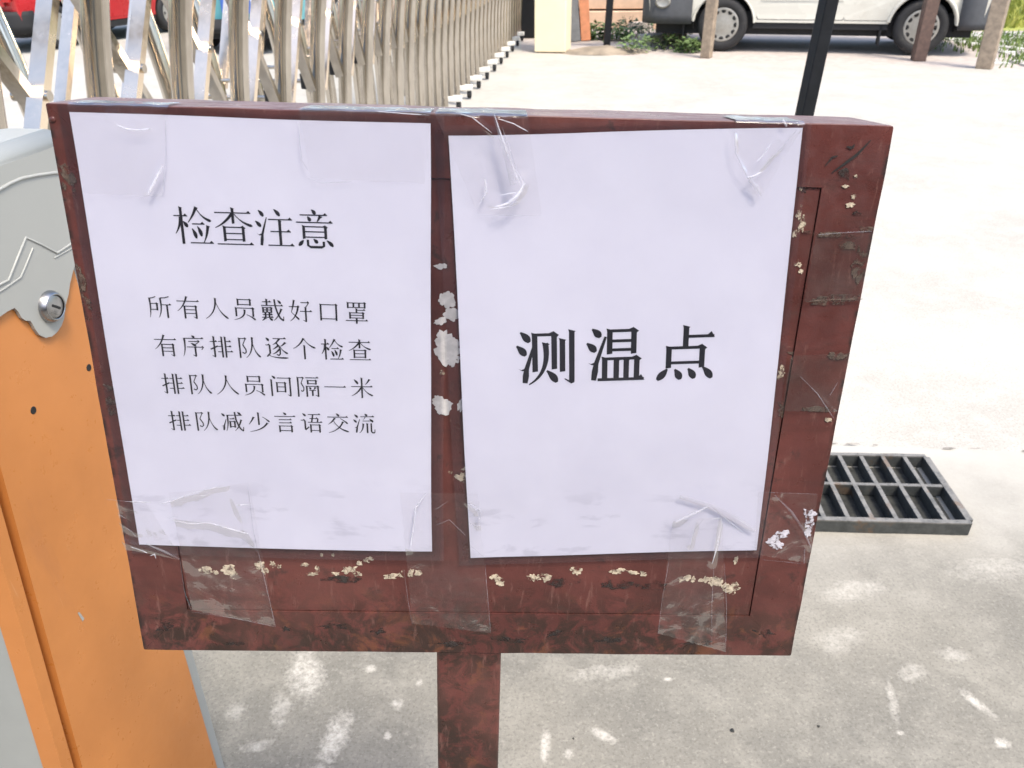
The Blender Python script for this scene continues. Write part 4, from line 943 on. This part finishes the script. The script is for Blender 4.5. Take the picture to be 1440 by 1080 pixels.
CARUP = [(-.62, .62), (-.66, .95), (-.45, 1.34), (-.2, 1.44), (.9, 1.46), (1.25, 1.40), (1.95, .98), (2.7, .84), (2.98, .70)]
red = vehicle('red_car', 'red hatchback with black bumpers, seen through the folding gate', 'car', (-6.55, 13.06), (.36, .93), M['red_paint'], 2.38, .30, 1.58, CARUP, -.66, 3.0, .30, M['hub'], 8, 'rubber', (.22, .52))
for x0, x1 in ((-.1, .65), (.72, 1.35)): side_panel(red, 'window', arc_rect(x0, .98, x1, 1.32, .04), M['glass'], -.008)
side_panel(red, 'door', arc_rect(.42, .34, 1.55, .95, .03), M['red_paint'])
end_panel(red, 'tailgate', -.655, .2, 1.4, .60, .92, -1, M['red_paint'])
for y in (.06, 1.42): end_panel(red, 'tail_light', -.66, y, y+.14, .66, .92, -1, M['lamp_red'], .03)
for y in (.1, 1.3): end_panel(red, 'headlight', 2.93, y, y+.24, .64, .76, 1, M['lamp'], .05)
side_panel(red, 'sill_strip', [(.40, .20), (1.98, .20), (1.98, .29), (.40, .29)], M['rubber'])
TRUP = [(-.75, .7), (-.78, 1.1), (-.72, 1.72), (-.6, 1.8), (1.3, 1.84), (1.5, 1.78), (1.95, 1.1), (2.2, .9), (2.25, .72)]
tv = vehicle('delivery_van', 'small teal van seen between the gate bars, right of the red car', 'van', (-3.08, 12.75), (.2, .98), M['teal_paint'], 1.85, .29, 1.38, TRUP, -.78, 2.26, .34, M['hub'], 8, 'rubber', (.24, .42))
end_panel(tv, 'tailgate', -.785, .12, .62, .52, .98, -1, M['blue_paint'])
for y in (.05, 1.27): end_panel(tv, 'tail_light', -.785, y, y+.12, .62, .86, -1, M['lamp'], .03)
side_panel(tv, 'window', arc_rect(.9, 1.1, 1.5, 1.5, .04), M['glass'], -.008)

# ------------------------------------------------------------------ posts
def post(name, label, a, w, h, lean, rz, m, cap=True, group=None):
    """square post, foot at a (ground), with a chamfered top"""
    o = thing(name, label, 'post', (a[0], a[1], 0), (lean[1], lean[0], rz), group)
    b = MB(); b.box(-w/2, -w/2, -.01, w/2, w/2, h, None, w*.07); b.build('shaft', m, o)
    b = MB(); b.add([(-w/2, -w/2, h), (w/2, -w/2, h), (w/2, w/2, h), (-w/2, w/2, h), (0, 0, h+w*.35)], [(0, 1, 4), (1, 2, 4), (2, 3, 4), (3, 0, 4), (3, 2, 1, 0)]); b.build('post_top', m, o)
    return o
post('wooden_post', 'thin pale post in front of the van\'s rear wheel', on_ground(993, 80), .125, 1.45, (R(1), 0), R(-32), M['wood_light'], group='posts along the parking strip')
post('wooden_post', 'dark brown post in front of the van\'s front wheel', on_ground(1291, 84), .15, 1.45, (R(1), 0), R(-8), M['wood_brown'], group='posts along the parking strip')
post('wooden_post', 'weathered grey post at the far right, beside the grass pavers', on_ground(1384, 95), .17, 1.45, (R(0), 0), R(-36), M['wood_light'], group='posts along the parking strip')
bpole = thing('black_pole', 'slim black square pole rising behind the top of the sign', 'pole', (.764, 2.35, 0), (0, R(3.9), R(14)))
b = MB(); b.box(-.019, -.019, .006, .019, .019, 2.1, None, .003); b.build('tube', M['black_metal'], bpole)
b = MB(); b.box(-.08, -.08, -.004, .08, .08, .008, None, .002); b.build('base_plate', M['black_metal'], bpole)
b = MB(); b.box(-.021, -.021, 2.1, .021, .021, 2.11, None, .002); b.build('end_cap', M['black_metal'], bpole)

# ------------------------------------------------------------------ cast iron drain grate lying on the slab
GA = Vector((1.231, 1.730, 0)); GU = Vector((-.9982, .060, 0)).normalized(); GV = Vector((GU.y, -GU.x, 0))
if GV.y < 0: GV = -GV
grate = thing('drain_grate', 'black cast iron drain grate lying on the concrete at the right', 'grate', GA)
LG = 10*.0645; WG = .335; HG = .042
G3 = lambda a, v, z: GU*a + GV*(v) + GU*(-.10*v/WG*.0) + Vector((0, 0, z+.002))
def gbar(a0, v0, a1, v1, w, z0, z1, name, m='iron', tilt=0.):
    p, q = Vector((a0, v0, 0)), Vector((a1, v1, 0)); t = (q-p).normalized(); nr = Vector((-t.y, t.x, 0))*w/2; b = MB(); n = 14; vs = []
    for i in range(n+1):
        c = p.lerp(q, i/n)
        for k, z, s in ((1, z1, 1), (1, z0, .62), (-1, z0, .62), (-1, z1, 1)):
            e = c + nr*k*s; j = mnoise.noise(Vector((e.x*80, e.y*80, z*60)))*.0012
            vs.append(G3(e.x+(tilt if z == z0 else 0), e.y+j, z+j*.7))
    b.add(vs, [(i*4+k, i*4+(k+1) % 4, i*4+4+(k+1) % 4, i*4+4+k) for i in range(n) for k in range(4)] + [(0, 1, 2, 3), (n*4+3, n*4+2, n*4+1, n*4)])
    return b.build(name, M[m], grate)
b = MB(); b.add([G3(.02, .02, .0015), G3(LG-.02, .02, .0015), G3(LG-.02, WG-.02, .0015), G3(.02, WG-.02, .0015)], [(0, 1, 2, 3)]); b.build('drain_shade', M['near_black'], grate)  # dark sheet painted in for the shade down the drain
gbar(0, .008, LG, .008, .016, 0, HG, 'side_bar'); gbar(0, WG-.008, LG, WG-.008, .014, 0, HG, 'side_bar')
gbar(.0, .0162, .0, WG-.0162, .018, 0, HG, 'end_bar'); gbar(LG, .0162, LG, WG-.0162, .018, 0, HG, 'end_bar')
gbar(.010, WG*.52, LG-.010, WG*.52, .012, .004, HG-.0015, 'middle_bar')
for k in range(1, 10):
    gbar(k*.0645, .0165, k*.0645, WG-.0155, .012, .003, HG-.001, 'grate_bar', 'iron')

# ------------------------------------------------------------------ planting bed beyond the pillar
def plant(name, label, x, y, h, r, n, m, seed, group='weeds growing by the parking strip'):
    random.seed(seed); o = thing(name, label, 'plant', (x, y, 0), None, group); b = MB(); sb = MB()
    for s in range(7):
        a = random.uniform(0, 6.28); rr = r*random.uniform(.2, .9); top = Vector((math.cos(a)*rr, math.sin(a)*rr, h*random.uniform(.6, 1)))
        sb.tube([(math.cos(a)*.01, math.sin(a)*.01, -.01), top*.5+Vector((0, 0, h*.12)), top], [.006, .004, .002], 5)
    for k in range(n):
        a = random.uniform(0, 6.28); rr = r*math.sqrt(random.random()); z = h*random.uniform(.05, 1)*(1-.35*rr/r)
        c = Vector((math.cos(a)*rr, math.sin(a)*rr, z)); L = random.uniform(.05, .11); w = L*.34
        d = Vector((math.cos(a+random.uniform(-.8, .8)), math.sin(a+random.uniform(-.8, .8)), random.uniform(-.5, .5))).normalized(); e = d.cross(Vector((random.uniform(-.4, .4), random.uniform(-.4, .4), 1))).normalized()
        u = d.cross(e)*L*.12
        b.add([c, c+d*L*.5+e*w+u, c+d*L, c+d*L*.5-e*w+u], [(0, 1, 2), (0, 2, 3)])
    sb.build('stems', M['leaf_dark'], o, fix=False); b.build('leaves', m, o, fix=False); return o
for i, (px, py, h, r, n, mt, lb) in enumerate((
        (893, 72, .24, .20, 90, 'leaf', 'tall green weed at the near edge of the paving, left of the van'),
        (932, 68, .22, .24, 110, 'leaf', 'broad green weed at the paving edge, between two others left of the van'),
        (968, 72, .20, .14, 140, 'leaf', 'low green weed beside the thin pale post'),
        (915, 48, .17, .26, 70, 'leaf', 'dark green weed among the broken slabs, left of the van'),
        (948, 50, .14, .24, 80, 'leaf_dark', 'dark green weed beneath the rear bumper of the van'),
        (835, 54, .26, .15, 220, 'leaf', 'bright green weed between the leaning boards and the dark post'),
        (866, 55, .26, .20, 240, 'leaf', 'bright green weed just right of the thin dark post'),
        (884, 50, .30, .20, 110, 'leaf_dark', 'dark bushy weed against the low peach wall'))):
    p = on_ground(px, py); plant('weed', lb, p.x, p.y, h, r, n, M[mt], 40+i)
rnd = random.Random(8)
for i, (px, py, w, dd, rz, lb) in enumerate(((945, 57, .55, .35, .3, 'pale broken slab under the rear bumper of the van'), (915, 60, .42, .28, -.4, 'small broken slab among the weeds left of the van'), (955, 44, .7, .4, .1, 'long broken slab behind the weeds left of the van'), (900, 40, .5, .3, -.2, 'farthest broken slab, near the low peach wall'))):
    p = on_ground(px, py); o = thing('broken_slab', lb, 'slab', (p.x, p.y, .0), (R(4), R(-3), rz), 'broken slabs among the weeds'); b = MB()
    pts = [(w*.5*math.cos(a)*(.8+.3*rnd.random()), dd*.5*math.sin(a)*(.8+.3*rnd.random())) for a in (k*math.pi/4.5 for k in range(9))]
    b.prism(pts, -.03, .11, lambda x, y, z: Vector((x, y, z))); b.build('stone', M['stone'], o)
p = on_ground(853, 66)
o = thing('signpost', 'thin dark post standing in the bed beyond the cream pillar', 'post', (p.x, p.y, 0), (0, R(2), 0)); b = MB(); b.box(-.045, -.045, -.02, .045, .045, 1.25, None, .006); b.build('shaft', M['black_metal'], o)
b = MB(); b.box(-.32, -.03, .80, .32, .05, 1.15, None, .01); b.build('panel', M['black_metal'], o)
for i, (px, py, m, lb, w, tz) in enumerate(((824, 57, 'terracotta', 'orange board leaning behind the cream pillar', .14, 10), (809, 58, 'greyplank', 'grey board leaning beside the orange board', .16, 12), (815, 56, 'black_metal', 'narrow dark board leaning between the orange and grey boards', .07, 14))):
    p = on_ground(px, py); o = thing('leaning_board', lb, 'board', (p.x, p.y, 0), (R(-12), R(-tz*.6), R(-10)), 'boards leaning behind the pillar'); b = MB()
    b.box(-w/2, -.02, .0, w/2, .02, .75, None, .006); b.build('plank', M[m], o); b = MB(); b.box(-w/2+.02, .0205, .1, w/2-.02, .04, .16, None, .004); b.build('batten', M[m], o)
o = thing('low_wall', 'low peach rendered wall beyond the planting bed', 'wall', (2.0, 14.9, 0), (0, 0, R(-6))); b = MB(); b.box(-1.4, -.1, -.02, 1.7, .15, .26, None, .01); b.build('wall_face', M['peach'], o)
b = MB(); b.box(-1.4, .02, .29, 1.7, .25, .72, None, .01); b.build('upper_course', M['peach'], o)
b = MB(); b.box(-1.4, .04, .26, 1.7, .2, .29); b.build('shadow_gap', M['black_metal'], o)
o = thing('earth_mound', 'small heap of sandy earth at the foot of the dark post', 'earth', (on_ground(850, 72).x, on_ground(850, 72).y, 0)); b = MB(); n = 18; vs = []
for j in range(7):
    for k in range(n):
        a = 2*math.pi*k/n; rr = j/6; q = Vector((math.cos(a)*rr*.62, math.sin(a)*rr*.36, 0)); vs.append((q.x, q.y, .07*(1-rr*rr)+.03*mnoise.noise(q*7)-.012))
b.add(vs, [(j*n+k, j*n+(k+1) % n, (j+1)*n+(k+1) % n, (j+1)*n+k) for j in range(6) for k in range(n)], True); b.build('heap', M['soil'], o, fix=False)

# ------------------------------------------------------------------ unseen building added behind the camera to darken reflections in steel and film
gh = thing('added_building', 'long low unseen building added behind the camera to darken reflections', 'building', (1.0, -6.5, 0))
b = MB(); b.box(-9, -4, -.02, 9, 0, 3.4); b.build('wall', M['added_building_grey'], gh)
b = MB(); b.box(-9.6, -4.6, 3.4, 9.6, 1.1, 3.65, None, .03); b.build('added_roof', M['added_building_grey'], gh)
for x in (-6.4, -2.6, 2.2, 6.0):
    b = MB(); b.box(x-1.1, .004, .95, x+1.1, .05, 2.5, None, .01); w_ = b.build('window', M['grey'], gh)
    b = MB(); b.box(x-1.02, .051, 1.03, x+1.02, .058, 2.42); b.build('pane', M['glass'], w_)
b = MB(); b.box(-.75, .004, 0, .45, .05, 2.2, None, .01); d = b.build('door', M['bumper_grey'], gh)
b = MB(); b.tube([(.30, .051, 1.0), (.30, .10, 1.0), (.18, .10, 1.0)], .012, 8); b.build('handle', M['steel'], d)

# small litter on the slab
for i, (px, py, r, lb) in enumerate(((1030, 1028, .0042, 'tiny dark pebble on the near concrete, right of the post'), (1151, 1022, .003, 'tiny dark speck of grit on the near concrete at the lower right'), (806, 1039, .0022, 'tiny dark crumb on the concrete just right of the post'))):
    p = on_ground(px, py); o = thing('pebble', lb, 'pebble', (p.x, p.y, 0), None, 'pebbles on the concrete'); bm = bmesh.new(); bmesh.ops.create_icosphere(bm, subdivisions=2, radius=r)
    for v in bm.verts: v.co *= 1+.5*mnoise.noise(v.co*300+Vector((i, 0, 0))); v.co.z = v.co.z*.6+r*.45
    bm.verts.index_update(); b = MB(); b.add([v.co.copy() for v in bm.verts], [[v.index for v in f.verts] for f in bm.faces]); bm.free(); b.build('stone', M['near_black'], o)
